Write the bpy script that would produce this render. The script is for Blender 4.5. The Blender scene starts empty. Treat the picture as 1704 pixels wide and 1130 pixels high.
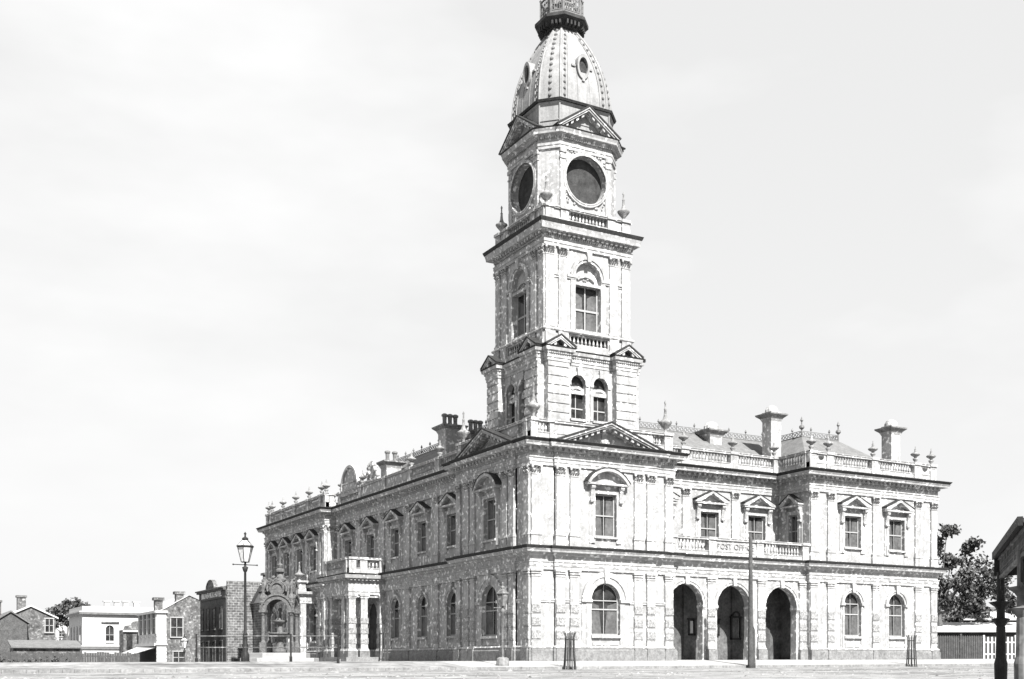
import bpy, bmesh, math, random
from math import sin, cos, pi, radians, sqrt
random.seed(7)
S = bpy.context.scene
COL = S.collection

# ---------------------------------------------------------------- camera
cam = bpy.data.cameras.new("camera")
camo = bpy.data.objects.new("camera", cam); COL.objects.link(camo); S.camera = camo
camo.location = (-33.994, -58.903, -0.05)
camo.rotation_euler = (radians(90), 0, radians(60.92 - 90))
cam.sensor_width = 36; cam.lens = 1920.7 / 1704 * 36
cam.shift_y = (1101 - 565) / 1704
cam.clip_start = 0.5; cam.clip_end = 6000

# ---------------------------------------------------------------- light
EL = radians(45); AZX = radians(-4.5)          # towards -Y, a little to -X
sd = (sin(AZX) * cos(EL), -cos(AZX) * cos(EL), sin(EL))
sun = bpy.data.lights.new("sun", 'SUN'); sun.energy = 5.0; sun.angle = radians(0.5); sun.color = (1, .99, .97)
so = bpy.data.objects.new("sun", sun); COL.objects.link(so)
import mathutils
so.rotation_euler = mathutils.Vector(sd).to_track_quat('Z', 'Y').to_euler()
so.location = (-20, -60, 60)

w = bpy.data.worlds.new("World"); S.world = w; w.use_nodes = True
nt = w.node_tree; nt.nodes.clear()
def N(nt, t, **k):
    n = nt.nodes.new(t)
    for a, b in k.items(): setattr(n, a, b)
    return n
out = N(nt, 'ShaderNodeOutputWorld'); bg = N(nt, 'ShaderNodeBackground'); sky = N(nt, 'ShaderNodeTexSky')
sky.sky_type = 'NISHITA'; sky.sun_disc = False; sky.sun_elevation = EL
sky.sun_rotation = math.atan2(sd[0], sd[1]); sky.dust_density = 2.0; sky.air_density = 1.0
bw = N(nt, 'ShaderNodeRGBToBW'); nt.links.new(sky.outputs[0], bw.inputs[0])
tc = N(nt, 'ShaderNodeTexCoord'); mp = N(nt, 'ShaderNodeMapping'); mp.inputs['Scale'].default_value = (1, 1, 2.6)
nt.links.new(tc.outputs['Generated'], mp.inputs[0])
no = N(nt, 'ShaderNodeTexNoise'); no.inputs['Scale'].default_value = 2.1; no.inputs['Detail'].default_value = 5; no.inputs['Roughness'].default_value = .55
nt.links.new(mp.outputs[0], no.inputs['Vector'])
cr = N(nt, 'ShaderNodeValToRGB'); cr.color_ramp.elements[0].position = .40; cr.color_ramp.elements[1].position = .62
cr.color_ramp.elements[0].color = (.78, .78, .78, 1); cr.color_ramp.elements[1].color = (1, 1, 1, 1)
nt.links.new(no.outputs['Fac'], cr.inputs[0])
# high thin cloud lifts the sky to an even bright grey
mx = N(nt, 'ShaderNodeMix', data_type='FLOAT'); nt.links.new(cr.outputs[0], mx.inputs[0])
nt.links.new(bw.outputs[0], mx.inputs[2]); mx.inputs[3].default_value = 6.4
nt.links.new(mx.outputs[0], bg.inputs[0]); bg.inputs[1].default_value = 0.052
nt.links.new(bg.outputs[0], out.inputs[0])
vs = S.view_settings; vs.view_transform = 'Standard'; vs.look = 'None'; vs.gamma = 1; vs.exposure = 1.6; vs.use_curve_mapping = False

# ---------------------------------------------------------------- materials
def mat(name, base, var=.15, scale=3.0, rough=.85, bump=.3, streak=0.0, fine=22.0, spots=0.0, spec=.3, metallic=0, brick=None, bscale=1.0, glow=0.0, ruts=0.0):
    m = bpy.data.materials.new(name); m.use_nodes = True; t = m.node_tree
    p = t.nodes['Principled BSDF']; p.inputs['Roughness'].default_value = rough
    p.inputs['Specular IOR Level'].default_value = spec; p.inputs['Metallic'].default_value = metallic
    g = N(t, 'ShaderNodeNewGeometry')
    def noise(sc, det=5, vec=None, ro=.6):
        n = N(t, 'ShaderNodeTexNoise'); n.inputs['Scale'].default_value = sc; n.inputs['Detail'].default_value = det; n.inputs['Roughness'].default_value = ro
        t.links.new(vec or g.outputs['Position'], n.inputs['Vector']); return n.outputs['Fac']
    def ramp(v, a, b, lo, hi):
        r = N(t, 'ShaderNodeMapRange'); r.inputs[1].default_value = a; r.inputs[2].default_value = b; r.inputs[3].default_value = lo; r.inputs[4].default_value = hi
        t.links.new(v, r.inputs[0]); return r.outputs[0]
    def mul(a, b):
        n = N(t, 'ShaderNodeMath', operation='MULTIPLY'); 
        for i, x in enumerate((a, b)):
            if isinstance(x, (int, float)): n.inputs[i].default_value = x
            else: t.links.new(x, n.inputs[i])
        return n.outputs[0]
    v = mul(ramp(noise(scale), .3, .7, 1 - var, 1 + var), base)
    f = noise(fine, 3)
    v = mul(v, ramp(f, .3, .7, 1 - var * .8, 1 + var * .8))
    if streak:
        m2 = N(t, 'ShaderNodeMapping'); m2.inputs['Scale'].default_value = (2.2, 2.2, .16); t.links.new(g.outputs['Position'], m2.inputs[0])
        v = mul(v, ramp(noise(1.6, 4, m2.outputs[0]), .45, .72, 1, 1 - streak))
    if spots:
        v = mul(v, ramp(noise(scale * 2.3, 2, None, .4), .58, .68, 1, 1 - spots))
    if glow:      # pale limewash blooms, a weathering of the render itself
        v = mul(v, ramp(noise(4.2, 1.5, None, .3), .585, .68, 1, 1 + glow))
    if ruts:      # wheel ruts running along the street
        m3 = N(t, 'ShaderNodeMapping'); m3.inputs['Scale'].default_value = (.06, 1.3, 1); t.links.new(g.outputs['Position'], m3.inputs[0])
        v = mul(v, ramp(noise(1.0, 3, m3.outputs[0]), .50, .62, 1, 1 - ruts))
    h = f
    if brick:
        mb_ = N(t, 'ShaderNodeMapping'); 
        # wall-aligned coordinates: run along x+y, rise along z
        sx = N(t, 'ShaderNodeSeparateXYZ'); t.links.new(g.outputs['Position'], sx.inputs[0])
        ad = N(t, 'ShaderNodeMath', operation='ADD'); t.links.new(sx.outputs[0], ad.inputs[0]); t.links.new(sx.outputs[1], ad.inputs[1])
        cb = N(t, 'ShaderNodeCombineXYZ'); t.links.new(ad.outputs[0], cb.inputs[0]); t.links.new(sx.outputs[2], cb.inputs[1])
        bt = N(t, 'ShaderNodeTexBrick'); t.links.new(cb.outputs[0], bt.inputs['Vector'])
        bt.inputs['Scale'].default_value = bscale; bt.inputs['Color1'].default_value = (1, 1, 1, 1); bt.inputs['Color2'].default_value = (brick[0],) * 3 + (1,)
        bt.inputs['Mortar'].default_value = (brick[1],) * 3 + (1,); bt.inputs['Mortar Size'].default_value = .02
        v = mul(v, bt.outputs[0]); h = bt.outputs['Fac']
    c = N(t, 'ShaderNodeCombineColor'); 
    for i in range(3): t.links.new(v, c.inputs[i])
    t.links.new(c.outputs[0], p.inputs['Base Color'])
    if bump:
        b = N(t, 'ShaderNodeBump'); b.inputs['Strength'].default_value = bump; b.inputs['Distance'].default_value = .03
        t.links.new(h, b.inputs['Height']); t.links.new(b.outputs[0], p.inputs['Normal'])
    return m
M = dict(
 stucco=mat('stucco', .25, .2, 1.1, streak=.22, fine=5.5, spots=.12, glow=1.5),
 trim=mat('trim', .265, .18, 1.4, streak=.25, fine=7, spots=.12, glow=1.3),
 oldstone=mat('shade_toned_cast_stone', .15, .4, 3, fine=8, glow=.6),  # aged stone, toned darker to hold the shade on urns and chimney caps
 verm=mat('vermiculated_stone', .20, .5, 9, fine=16, bump=1.0),
 blue=mat('bluestone', .14, .30, 2.5, fine=8, bump=.8),
 gutter=mat('painted_gutter', .028, .3, 3, fine=12, rough=.7, spec=.1),
 iron=mat('black_iron', .018, .3, 4, rough=.6, spec=.12, fine=20),
 ironlt=mat('grey_iron', .11, .3, 4, rough=.55, fine=20),
 slate=mat('slate', .13, .18, 2, fine=10, brick=(.8, .6), bscale=2.5),
 lead=mat('lead_sheet', .20, .16, 1.5, rough=.6, streak=.3, fine=7),
 leaddk=mat('dark_lead', .035, .5, 2, rough=.7, spec=.1),
 glass=mat('window_glass', .025, .6, 1.2, rough=.25, bump=.05, spec=.12, fine=3),
 blind=mat('window_blind', .07, .35, 1.5, rough=.5, bump=.05, fine=5),
 sash=mat('sash_paint', .24, .1, 3),
 dark=mat('dark_interior', .03, .4, 1.5, bump=0),
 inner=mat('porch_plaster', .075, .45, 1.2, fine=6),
 paver=mat('pavement', .25, .12, .8, fine=6, spots=.12),
 kerb=mat('kerb_stone', .16, .3, 2, fine=9),
 road=mat('dirt_road', .18, .28, .45, fine=2.2, bump=.8, spots=.3, glow=.25, ruts=.5),
 grass=mat('rough_ground', .15, .45, .5, fine=3.0, bump=1, spots=.3),
 brick=mat('old_brick', .10, .45, 1.6, fine=4, brick=(.5, 2.0), bscale=.9),
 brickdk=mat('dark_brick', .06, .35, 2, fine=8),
 white=mat('whitewash', .36, .06, 1.2, fine=6),
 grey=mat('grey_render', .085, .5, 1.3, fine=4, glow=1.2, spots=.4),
 tin=mat('pale_iron_roof', .38, .08, 1.2, rough=.5, fine=6),
 wood=mat('weathered_wood', .05, .35, 3, fine=14),
 woodlt=mat('pale_picket', .42, .1, 3, fine=14),
 bark=mat('tree_bark', .09, .35, 5, fine=16, bump=1),
 leaf=mat('eucalypt_leaf', .05, .45, 1.5, fine=8, bump=0, rough=.6),
 paper=mat('notice_paper', .42, .15, 9, fine=30, bump=0),
 granite=mat('fountain_granite', .08, .4, 4, fine=16, bump=.6),
 letter=mat('sign_letter', .75, .05, 2, bump=0),
 lampglass=mat('lantern_glass', .45, .15, 4, rough=.2, bump=0, fine=8),
)

# ---------------------------------------------------------------- mesh builder
class MB:
    def __init__(s, o=(0, 0), rot=0.0, z=0.0):
        s.v = []; s.f = []; s.m = []; s.set(o, rot, z)
    def set(s, o=(0, 0), rot=0.0, z=0.0):
        s.o = o; s.c = cos(rot); s.s = sin(rot); s.z = z; return s
    def P(s, x, y, z):
        s.v.append((s.o[0] + x * s.c - y * s.s, s.o[1] + x * s.s + y * s.c, z + s.z)); return len(s.v) - 1
    def face(s, idx, m=0): s.f.append(tuple(idx)); s.m.append(m)
    def poly(s, pts, m=0): s.face([s.P(*p) for p in pts], m)
    def hexa(s, a, b, m=0):        # a: 4 bottom pts ccw, b: 4 top pts
        i = [s.P(*p) for p in a] + [s.P(*p) for p in b]
        for q in ((0, 3, 2, 1), (4, 5, 6, 7), (0, 1, 5, 4), (1, 2, 6, 5), (2, 3, 7, 6), (3, 0, 4, 7)): s.face([i[k] for k in q], m)
    def box(s, x0, x1, y0, y1, z0, z1, m=0):
        s.hexa([(x0, y0, z0), (x1, y0, z0), (x1, y1, z0), (x0, y1, z0)], [(x0, y0, z1), (x1, y0, z1), (x1, y1, z1), (x0, y1, z1)], m)
    def nb(s, x0, x1, n0, n1, z0, z1, m=0): s.box(x0, x1, -n1, -n0, z0, z1, m)
    def taper(s, cx, cy, w0, d0, w1, d1, z0, z1, m=0):
        s.hexa([(cx - w0, cy - d0, z0), (cx + w0, cy - d0, z0), (cx + w0, cy + d0, z0), (cx - w0, cy + d0, z0)],
               [(cx - w1, cy - d1, z1), (cx + w1, cy - d1, z1), (cx + w1, cy + d1, z1), (cx - w1, cy + d1, z1)], m)
    def prism(s, pts, n0, n1, m=0):   # pts in (x,z), extruded from n0 to n1 outward
        a = [s.P(x, -n0, z) for x, z in pts]; b = [s.P(x, -n1, z) for x, z in pts]; k = len(pts)
        s.face(a, m); s.face(b[::-1], m)
        for i in range(k): j = (i + 1) % k; s.face((a[i], b[i], b[j], a[j]), m)
    def lathe(s, cx, cy, prof, seg=10, m=0, cap=True, a0=0.0):
        R = []
        for r, z in prof: R.append([s.P(cx + r * cos(a0 + 2 * pi * k / seg), cy + r * sin(a0 + 2 * pi * k / seg), z) for k in range(seg)])
        for i in range(len(R) - 1):
            for k in range(seg): j = (k + 1) % seg; s.face((R[i][k], R[i][j], R[i + 1][j], R[i + 1][k]), m)
        if cap: s.face(R[0][::-1], m); s.face(R[-1], m)
    def tube(s, p, q, r0, r1=None, seg=6, m=0):
        r1 = r0 if r1 is None else r1
        d = mathutils.Vector(q) - mathutils.Vector(p)
        if d.length < 1e-6: return
        d.normalize(); u = d.cross(mathutils.Vector((0, 0, 1)) if abs(d.z) < .9 else mathutils.Vector((1, 0, 0))).normalized(); v = d.cross(u)
        A = [s.P(*(mathutils.Vector(p) + (u * cos(2 * pi * k / seg) + v * sin(2 * pi * k / seg)) * r0)) for k in range(seg)]
        B = [s.P(*(mathutils.Vector(q) + (u * cos(2 * pi * k / seg) + v * sin(2 * pi * k / seg)) * r1)) for k in range(seg)]
        for k in range(seg): j = (k + 1) % seg; s.face((A[k], A[j], B[j], B[k]), m)
        s.face(A[::-1], m); s.face(B, m)
    def ball(s, c, r, m=0, seg=8, sz=1.0):
        n = 5; s.lathe(c[0], c[1], [(r * sin(pi * (i + .05) / (n + .1)), c[2] - r * sz * cos(pi * (i + .05) / (n + .1))) for i in range(n + 1)], seg, m)
    def ring(s, xc, zc, r0, r1, n0, n1, a0=0, a1=pi, seg=16, m=0, ez=1.0):  # arch ring in facade plane
        pr = [(xc + r * cos(a), zc + r * ez * sin(a)) for a in [a0 + (a1 - a0) * i / seg for i in range(seg + 1)] for r in (r0, r1)]
        F = [s.P(x, -n1, z) for x, z in pr]; B = [s.P(x, -n0, z) for x, z in pr]
        for i in range(seg):
            a, b, c, d = 2 * i, 2 * i + 1, 2 * i + 3, 2 * i + 2
            s.face((F[a], F[b], F[c], F[d]), m); s.face((B[a], B[d], B[c], B[b]), m)
            s.face((F[b], B[b], B[c], F[c]), m); s.face((F[a], F[d], B[d], B[a]), m)
        s.face((F[0], B[0], B[1], F[1]), m); s.face((F[-2], F[-1], B[-1], B[-2]), m)
    def disc(s, xc, zc, r, n0, n1, seg=20, m=0, ez=1.0):
        s.prism([(xc + r * cos(2 * pi * i / seg), zc + r * ez * sin(2 * pi * i / seg)) for i in range(seg)], n0, n1, m)
    def wall(s, x0, x1, z0, z1, ops=(), depth=.3, m=0, n=0.0):
        # ops: (xc, width, zbottom, ztop, arched)
        cur = x0
        for xc, wd, zb, zt, ar in sorted(ops):
            a, b = xc - wd / 2, xc + wd / 2
            s.poly([(cur, -n, z0), (a, -n, z0), (a, -n, z1), (cur, -n, z1)], m)
            if zb > z0: s.poly([(a, -n, z0), (b, -n, z0), (b, -n, zb), (a, -n, zb)], m)
            zs = zt - wd / 2 if ar else zt
            k = 16 if ar else 1
            arc = [(xc - wd / 2 * cos(pi * i / k), zs + wd / 2 * sin(pi * i / k)) for i in range(k + 1)] if ar else [(a, zt), (b, zt)]
            for (xa, za), (xb, zb_) in zip(arc, arc[1:]):
                s.poly([(xa, -n, za), (xb, -n, zb_), (xb, -n, z1), (xa, -n, z1)], m)
                s.poly([(xa, -n, za), (xa, -n + depth, za), (xb, -n + depth, zb_), (xb, -n, zb_)], m)
            s.poly([(a, -n, zb), (a, -n + depth, zb), (a, -n + depth, zs), (a, -n, zs)], m)
            s.poly([(b, -n, zb), (b, -n, zs), (b, -n + depth, zs), (b, -n + depth, zb)], m)
            s.poly([(a, -n, zb), (b, -n, zb), (b, -n + depth, zb), (a, -n + depth, zb)], m)
            cur = b
        s.poly([(cur, -n, z0), (x1, -n, z0), (x1, -n, z1), (cur, -n, z1)], m)
    def mesh(s, name, mats, smooth=False, normals=True):
        me = bpy.data.meshes.new(name); me.from_pydata(s.v, [], s.f); 
        for x in mats: me.materials.append(M[x])
        me.polygons.foreach_set('material_index', s.m)
        if normals:
            b = bmesh.new(); b.from_mesh(me); bmesh.ops.recalc_face_normals(b, faces=b.faces); b.to_mesh(me); b.free()
        if smooth: me.polygons.foreach_set('use_smooth', [True] * len(me.polygons))
        me.update(); return me
    def build(s, name, mats, parent=None, smooth=False, **k):
        if isinstance(mats, str): mats = [mats]
        o = bpy.data.objects.new(name, s.mesh(name, mats, smooth, **k)); COL.objects.link(o)
        if parent: o.parent = parent
        return o

def moulding(mb, path, prof, m=0, closed=False):
    # path: xy points, outward = right hand side; prof: (out, z) polygon
    n = len(path); offs = []
    for i in range(n):
        p = path[i]
        def nrm(a, b):
            dx, dy = b[0] - a[0], b[1] - a[1]; l = math.hypot(dx, dy); return (dy / l, -dx / l)
        if closed or 0 < i < n - 1:
            a = nrm(path[i - 1], p); b = nrm(p, path[(i + 1) % n])
            k = 1 + a[0] * b[0] + a[1] * b[1]; o = ((a[0] + b[0]) / k, (a[1] + b[1]) / k)
        elif i == 0: o = nrm(p, path[1])
        else: o = nrm(path[i - 1], p)
        offs.append(o)
    R = [[mb.P(p[0] + o[0] * d, p[1] + o[1] * d, z) for d, z in prof] for p, o in zip(path, offs)]
    k = len(prof)
    for i in range(n if closed else n - 1):
        A, B = R[i], R[(i + 1) % n]
        for j in range(k): q = (j + 1) % k; mb.face((A[j], B[j], B[q], A[q]), m)
    if not closed: mb.face(R[0], m); mb.face(R[-1][::-1], m)
def along(mb, path, spacing, fn, closed=False, margin=.2):
    pts = list(path) + ([path[0]] if closed else [])
    for a, b in zip(pts, pts[1:]):
        L = math.hypot(b[0] - a[0], b[1] - a[1])
        if L < margin * 2 + .05: continue
        k = max(1, int(round((L - 2 * margin) / spacing))); o0 = (mb.o, mb.c, mb.s)
        rot = math.atan2(b[1] - a[1], b[0] - a[0])
        old = mb.z; mb.set(a, rot, old)
        for i in range(k + 1): fn(margin + (L - 2 * margin) * i / k)
        mb.o, mb.c, mb.s = o0
def empty(name, loc=(0, 0, 0), rz=0):
    o = bpy.data.objects.new(name, None); COL.objects.link(o); o.location = loc; o.rotation_euler.z = rz; o.empty_display_size = .3; return o
def tag(o, label=None, cat=None, group=None, kind=None):
    if label: o['label'] = label
    if cat: o['category'] = cat
    if group: o['group'] = group
    if kind: o['kind'] = kind
    return o
def copy_tree(o, parent=None, kids=None):
    c = o.copy(); COL.objects.link(c); c.parent = parent
    for ch in list(o.children):
        copy_tree(ch, c)
    return c
def text_mesh(txt, size, extr, name, material, parent, loc, rz, align='CENTER', xs=1.0):
    cu = bpy.data.curves.new(name, 'FONT'); cu.body = txt; cu.size = size; cu.extrude = extr; cu.align_x = align; cu.align_y = 'CENTER'; cu.resolution_u = 2
    to = bpy.data.objects.new('tmp', cu); COL.objects.link(to); dg = bpy.context.evaluated_depsgraph_get(); dg.update()
    me = bpy.data.meshes.new_from_object(to.evaluated_get(dg)); bpy.data.objects.remove(to)
    me.transform(mathutils.Matrix.Diagonal((xs, 1, 1, 1))); me.transform(mathutils.Matrix.Rotation(pi / 2, 4, 'X'))
    me.materials.clear(); me.materials.append(M[material])
    o = bpy.data.objects.new(name, me); COL.objects.link(o); o.location = loc; o.rotation_euler.z = rz; o.parent = parent; return o

# ---------------------------------------------------------------- ground
def sm(a, b, x):
    t = min(1, max(0, (x - a) / (b - a))); return t * t * (3 - 2 * t)
def pav(x, y):
    z = -.33 + .0825 * (min(y, 0) + 4)
    wl = sm(0.5, -4, x)
    z -= wl * .028 * min(25, max(0, y)) 
    z -= sm(25, 80, y) * .3 * wl
    z += .004 * max(0, min(x, 45)); z -= .003 * min(30, max(0, -x))
    return z
def gz(x, y):
    if y > -4.05: return pav(x, y) - .04
    r = pav(x, -4) - .15
    return r + .0205 * max(-60, (y + 4.05))
def axis(vals):
    r = [vals[0][0]]
    for a, b, st in vals:
        k = max(1, int(round((b - a) / st)))
        r += [a + (b - a) * (i + 1) / k for i in range(k)]
    return r
xs = axis([(-3000, -300, 500), (-300, -60, 30), (-60, 60, 2), (60, 300, 30), (300, 3000, 500)])
ys = axis([(-300, -60, 30), (-60, -4.2, 2)]) + [-4.06, -4.04] + axis([(-3.5, 40, 1.5), (40, 200, 15), (200, 4000, 500)])
mb = MB()
idx = [[mb.P(x, y, gz(max(-100, min(100, x)), y) + (.05 * (random.random() - .5) if y < -6 or y > 2 else 0) * (1 if abs(x) < 60 and -60 < y < 60 else 0)) for x in xs] for y in ys]
for j in range(len(ys) - 1):
    for i in range(len(xs) - 1):
        left = xs[i] < -.5 and ys[j] > 24
        mb.face((idx[j][i], idx[j][i + 1], idx[j + 1][i + 1], idx[j + 1][i]), 1 if (ys[j] > 30 or (xs[i] > 34 and ys[j] > 0)) else 0)
g = mb.build('ground', ['road', 'grass'], normals=False, smooth=True); tag(g, kind='structure')
def sheet(x0, x1, y0, y1, st, fn, dz, name, m):
    a = axis([(x0, x1, st)]); b = axis([(y0, y1, st)]); q = MB()
    I = [[q.P(x, y, fn(x, y) + dz) for x in a] for y in b]
    for j in range(len(b) - 1):
        for i in range(len(a) - 1): q.face((I[j][i], I[j][i + 1], I[j + 1][i + 1], I[j + 1][i]))
    o = q.build(name, m, normals=False, smooth=True); tag(o, kind='structure'); return o
sheet(-6, 70, -4.0, .9, .7, pav, 0, 'pavement', 'paver')
sheet(-30, -6, -4.0, .9, .7, pav, 0, 'plaza', 'road')
sheet(-30, .9, .9, 23, 1, pav, 0, 'plaza', 'road')
mb = MB()
for i in range(200):
    x0 = -30 + i * .5; x1 = x0 + .49
    z0, z1 = pav(x0, -4), pav(x1, -4)
    mb.hexa([(x0, -4.25, z0 - .3), (x1, -4.25, z1 - .3), (x1, -4.0, z1 - .3), (x0, -4.0, z0 - .3)], [(x0, -4.25, z0 + .004), (x1, -4.25, z1 + .004), (x1, -4.0, z1 + .004), (x0, -4.0, z0 + .004)])
tag(mb.build('kerb', 'kerb'), kind='structure')

# ---------------------------------------------------------------- town hall
TH = empty('town_hall', (5, 5, 0)); TH.location = (0, 0, 0)
tag(TH, 'two storey stucco town hall with tall domed corner clock tower and post office arcade', 'town hall')
ZC = 12.9
HPI = pi / 2
# plan outlines (outward = right-hand side when walking)
P_up = [(14, 51.9), (0, 51.9), (0, 35), (1, 35), (1, 9.7), (0, 9.7), (0, 8.3), (-.12, 8.3), (-.12, 1.6), (0, 1.6), (0, 0), (1.63, 0), (1.63, -.14), (8.89, -.14), (8.89, 0), (10.4, 0), (10.4, 3.1), (21.97, 3.1), (21.97, 0), (34.4, 0), (34.4, 18)]
P_lo = [(14, 51.9), (0, 51.9), (0, 35), (1, 35), (1, 9.7), (0, 9.7), (0, 8.3), (-.12, 8.3), (-.12, 1.6), (0, 1.6), (0, 0), (1.63, 0), (1.63, -.14), (8.89, -.14), (8.89, 0), (10.4, 0), (10.4, .35), (21.97, .35), (21.97, 0), (34.4, 0), (34.4, 18)]

mb = MB()
ENT = [(-.3, 11.6), (.10, 11.6), (.10, 11.78), (.13, 11.79), (.13, 11.98), (.18, 12.02), (.18, 12.07), (.08, 12.09), (.08, 12.4), (.2, 12.46), (.2, 12.64), (.62, 12.66), (.64, 12.76), (.66, 12.78), (.72, 12.87), (-.3, ZC)]
moulding(mb, P_up, ENT)
along(mb, P_up, .42, lambda x: mb.nb(x - .09, x + .09, .18, .38, 12.48, 12.655), margin=.12)
along(mb, P_up, .16, lambda x: mb.nb(x - .045, x + .045, .07, .16, 12.3, 12.4), margin=.05)
mb.build('cornice', 'trim', TH)
mb = MB()
moulding(mb, P_up, [(.42, 12.874), (.66, 12.872), (.79, 13.03), (.79, 13.07), (.42, 13.08)])
mb.build('gutter', 'gutter', TH)
mb = MB()
moulding(mb, P_lo, [(-.3, 5.42), (.10, 5.42), (.10, 5.6), (.13, 5.61), (.13, 5.84), (.17, 5.86), (.17, 5.9), (.06, 5.92), (.06, 6.22), (.2, 6.3), (.24, 6.4), (.46, 6.43), (.48, 6.52), (.55, 6.62), (-.3, 6.65)])
along(mb, P_lo, .9, lambda x: mb.nb(x - .16, x + .16, .13, .16, 5.68, 5.8), margin=.3)
mb.build('string_course', 'trim', TH)
mb = MB()
moulding(mb, P_lo, [(.3, 6.654), (.53, 6.635), (.6, 6.77), (.6, 6.81), (.3, 6.84)])
mb.build('gutter', 'gutter', TH)
# plinth
mb = MB()
PP = [(-.3, -1.6), (.22, -1.6), (.22, .62), (.17, .66), (.17, .75), (-.3, .76)]
moulding(mb, P_lo[:17], PP, 0)
moulding(mb, P_lo[18:], PP, 0)
mb.build('plinth', 'blue', TH)
mb = MB()
PQ = [(-.2, .765), (.15, .765), (.17, .83), (.12, .9), (-.2, .9)]
moulding(mb, P_lo[:16], PQ, 0); moulding(mb, P_lo[18:], PQ, 0)
mb.build('base_moulding', 'trim', TH)

# walls with openings
UPW = 1.55
def wall_obj(o, rot, x1, z0, z1, ops, n=0.0, x0=0.0, m='stucco', depth=.32):
    q = MB(o, rot); q.wall(x0, x1, z0, z1, ops, depth, 0, n); q.build('wall', m, TH)
def up(x): return (x, UPW, 7.9, 10.1, False)
# corner block front
wall_obj((0, 0), 0, 1.63, 0, ZC, [], x0=0)
wall_obj((0, 0), 0, 8.89, .7, 5.5, [(5.2, 2.1, 1.55, 4.72, True)], n=.14, x0=1.63)
wall_obj((0, 0), 0, 8.89, 5.5, 12.3, [(5.2, UPW, 7.55, 10.15, False)], n=.14, x0=1.63)
wall_obj((0, 0), 0, 10.4, 0, ZC, [], x0=8.89)
wall_obj((10.4, 0), HPI, 3.1, 0, ZC, [])
# left of corner block (local x runs toward -Y)
wall_obj((0, 9.7), -HPI, 1.4, 0, ZC, [])
wall_obj((0, 9.7), -HPI, 8.1, .7, 5.5, [(4.9, 2.1, 1.55, 4.72, True)], n=.12, x0=1.4)
wall_obj((0, 9.7), -HPI, 8.1, 5.5, 12.3, [(4.9, UPW, 7.55, 10.15, False)], n=.12, x0=1.4)
wall_obj((0, 9.7), -HPI, 9.7, 0, ZC, [], x0=8.1)
# centre
CW = [11.6, 15.8, 19.95]
wall_obj((0, 3.1), 0, 21.97, 6.5, ZC, [up(x) for x in CW], x0=10.4)
AR = [(11.72, 2.7), (15.62, 2.75), (19.72, 2.75)]
q = MB((0, .35)); q.wall(10.4, 21.97, -.35, 5.5, [(x, wd, -.35, 4.98, True) for x, wd in AR], .55); q.build('arcade_wall', 'stucco', TH)
# wing
wall_obj((21.97, 3.1), -HPI, 3.1, 0, ZC, [(1.55, .9, 7.9, 10.1, False)])
WW = [25.95, 30.25]
wall_obj((0, 0), 0, 34.4, .7, 5.5, [(x, 1.6, 1.72, 4.78, True) for x in WW], x0=21.97)
wall_obj((0, 0), 0, 34.4, 5.5, 12.3, [up(x) for x in WW], x0=21.97)
wall_obj((34.4, 0), HPI, 18, 0, ZC, [])
# left mid range and left wing
ML = [12.4, 17.3, 22.2, 27.1, 32.0]
wall_obj((1, 35), -HPI, 25.3, -1.6, 5.5, [(35 - y, 1.6, 1.72, 4.78, True) for y in ML if abs(y - 27.1) > 1] + [(7.9, 2.2, -.5, 4.7, True)], m='stucco')
wall_obj((1, 35), -HPI, 25.3, 5.5, 12.3, [(35 - y, UPW, 7.9, 10.1, False) for y in ML])
wall_obj((0, 35), 0, 1.0, -1.6, ZC, [])
WL = [37.9, 41.5, 45.3, 49.0]
wall_obj((0, 51.9), -HPI, 16.9, -1.6, 5.5, [(51.9 - y, 1.5, 1.72, 4.78, True) for y in WL])
wall_obj((0, 51.9), -HPI, 16.9, 5.5, 12.3, [(51.9 - y, UPW, 7.9, 10.1, False) for y in WL])
q = MB(); q.poly([(14, 51.9, -1.6), (0, 51.9, -1.6), (0, 51.9, ZC), (14, 51.9, ZC)]); q.poly([(34.4, 18, -1), (14, 18, -1), (14, 18, ZC), (34.4, 18, ZC)])
q.poly([(14, 18, -1), (14, 51.9, -1), (14, 51.9, ZC), (14, 18, ZC)]); q.build('rear_wall', 'stucco', TH)

# pilasters -------------------------------------------------------------
def cap(mb, w, z0, z1, n):     # leafy capital
    h = z1 - z0; k = w / 2
    mb.taper(0, -n * .25, k * .8, n * .25, k * .95, n * .25 + .01, z0, z0 + h * .84)
    mb.nb(-k - .08, k + .08, -.02, n + .12, z1 - h * .16, z1)
    mb.nb(-k - .02, k + .02, -.02, n + .03, z0 - .04, z0 + .02)
    for row, (zz, cnt) in enumerate(((z0 + .04, 4), (z0 + h * .40, 3))):
        for i in range(cnt):
            x = -k * .8 + 1.6 * k * (i / (cnt - 1))
            a = k * .17; hh = h * .3
            mb.hexa([(x - a, -n * .6, zz), (x + a, -n * .6, zz), (x + a, -n * .4, zz), (x - a, -n * .4, zz)],
                    [(x - a * .8, -n - .15, zz + hh), (x + a * .8, -n - .15, zz + hh), (x + a * .8, -n - .04, zz + hh + .03), (x - a * .8, -n - .04, zz + hh + .03)])
    for sx in (-1, 1):
        mb.tube((sx * (k + .0), -n - .04, z1 - h * .26), (sx * (k + .0), -n - .13, z1 - h * .26), .075, .075, 8)
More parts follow.
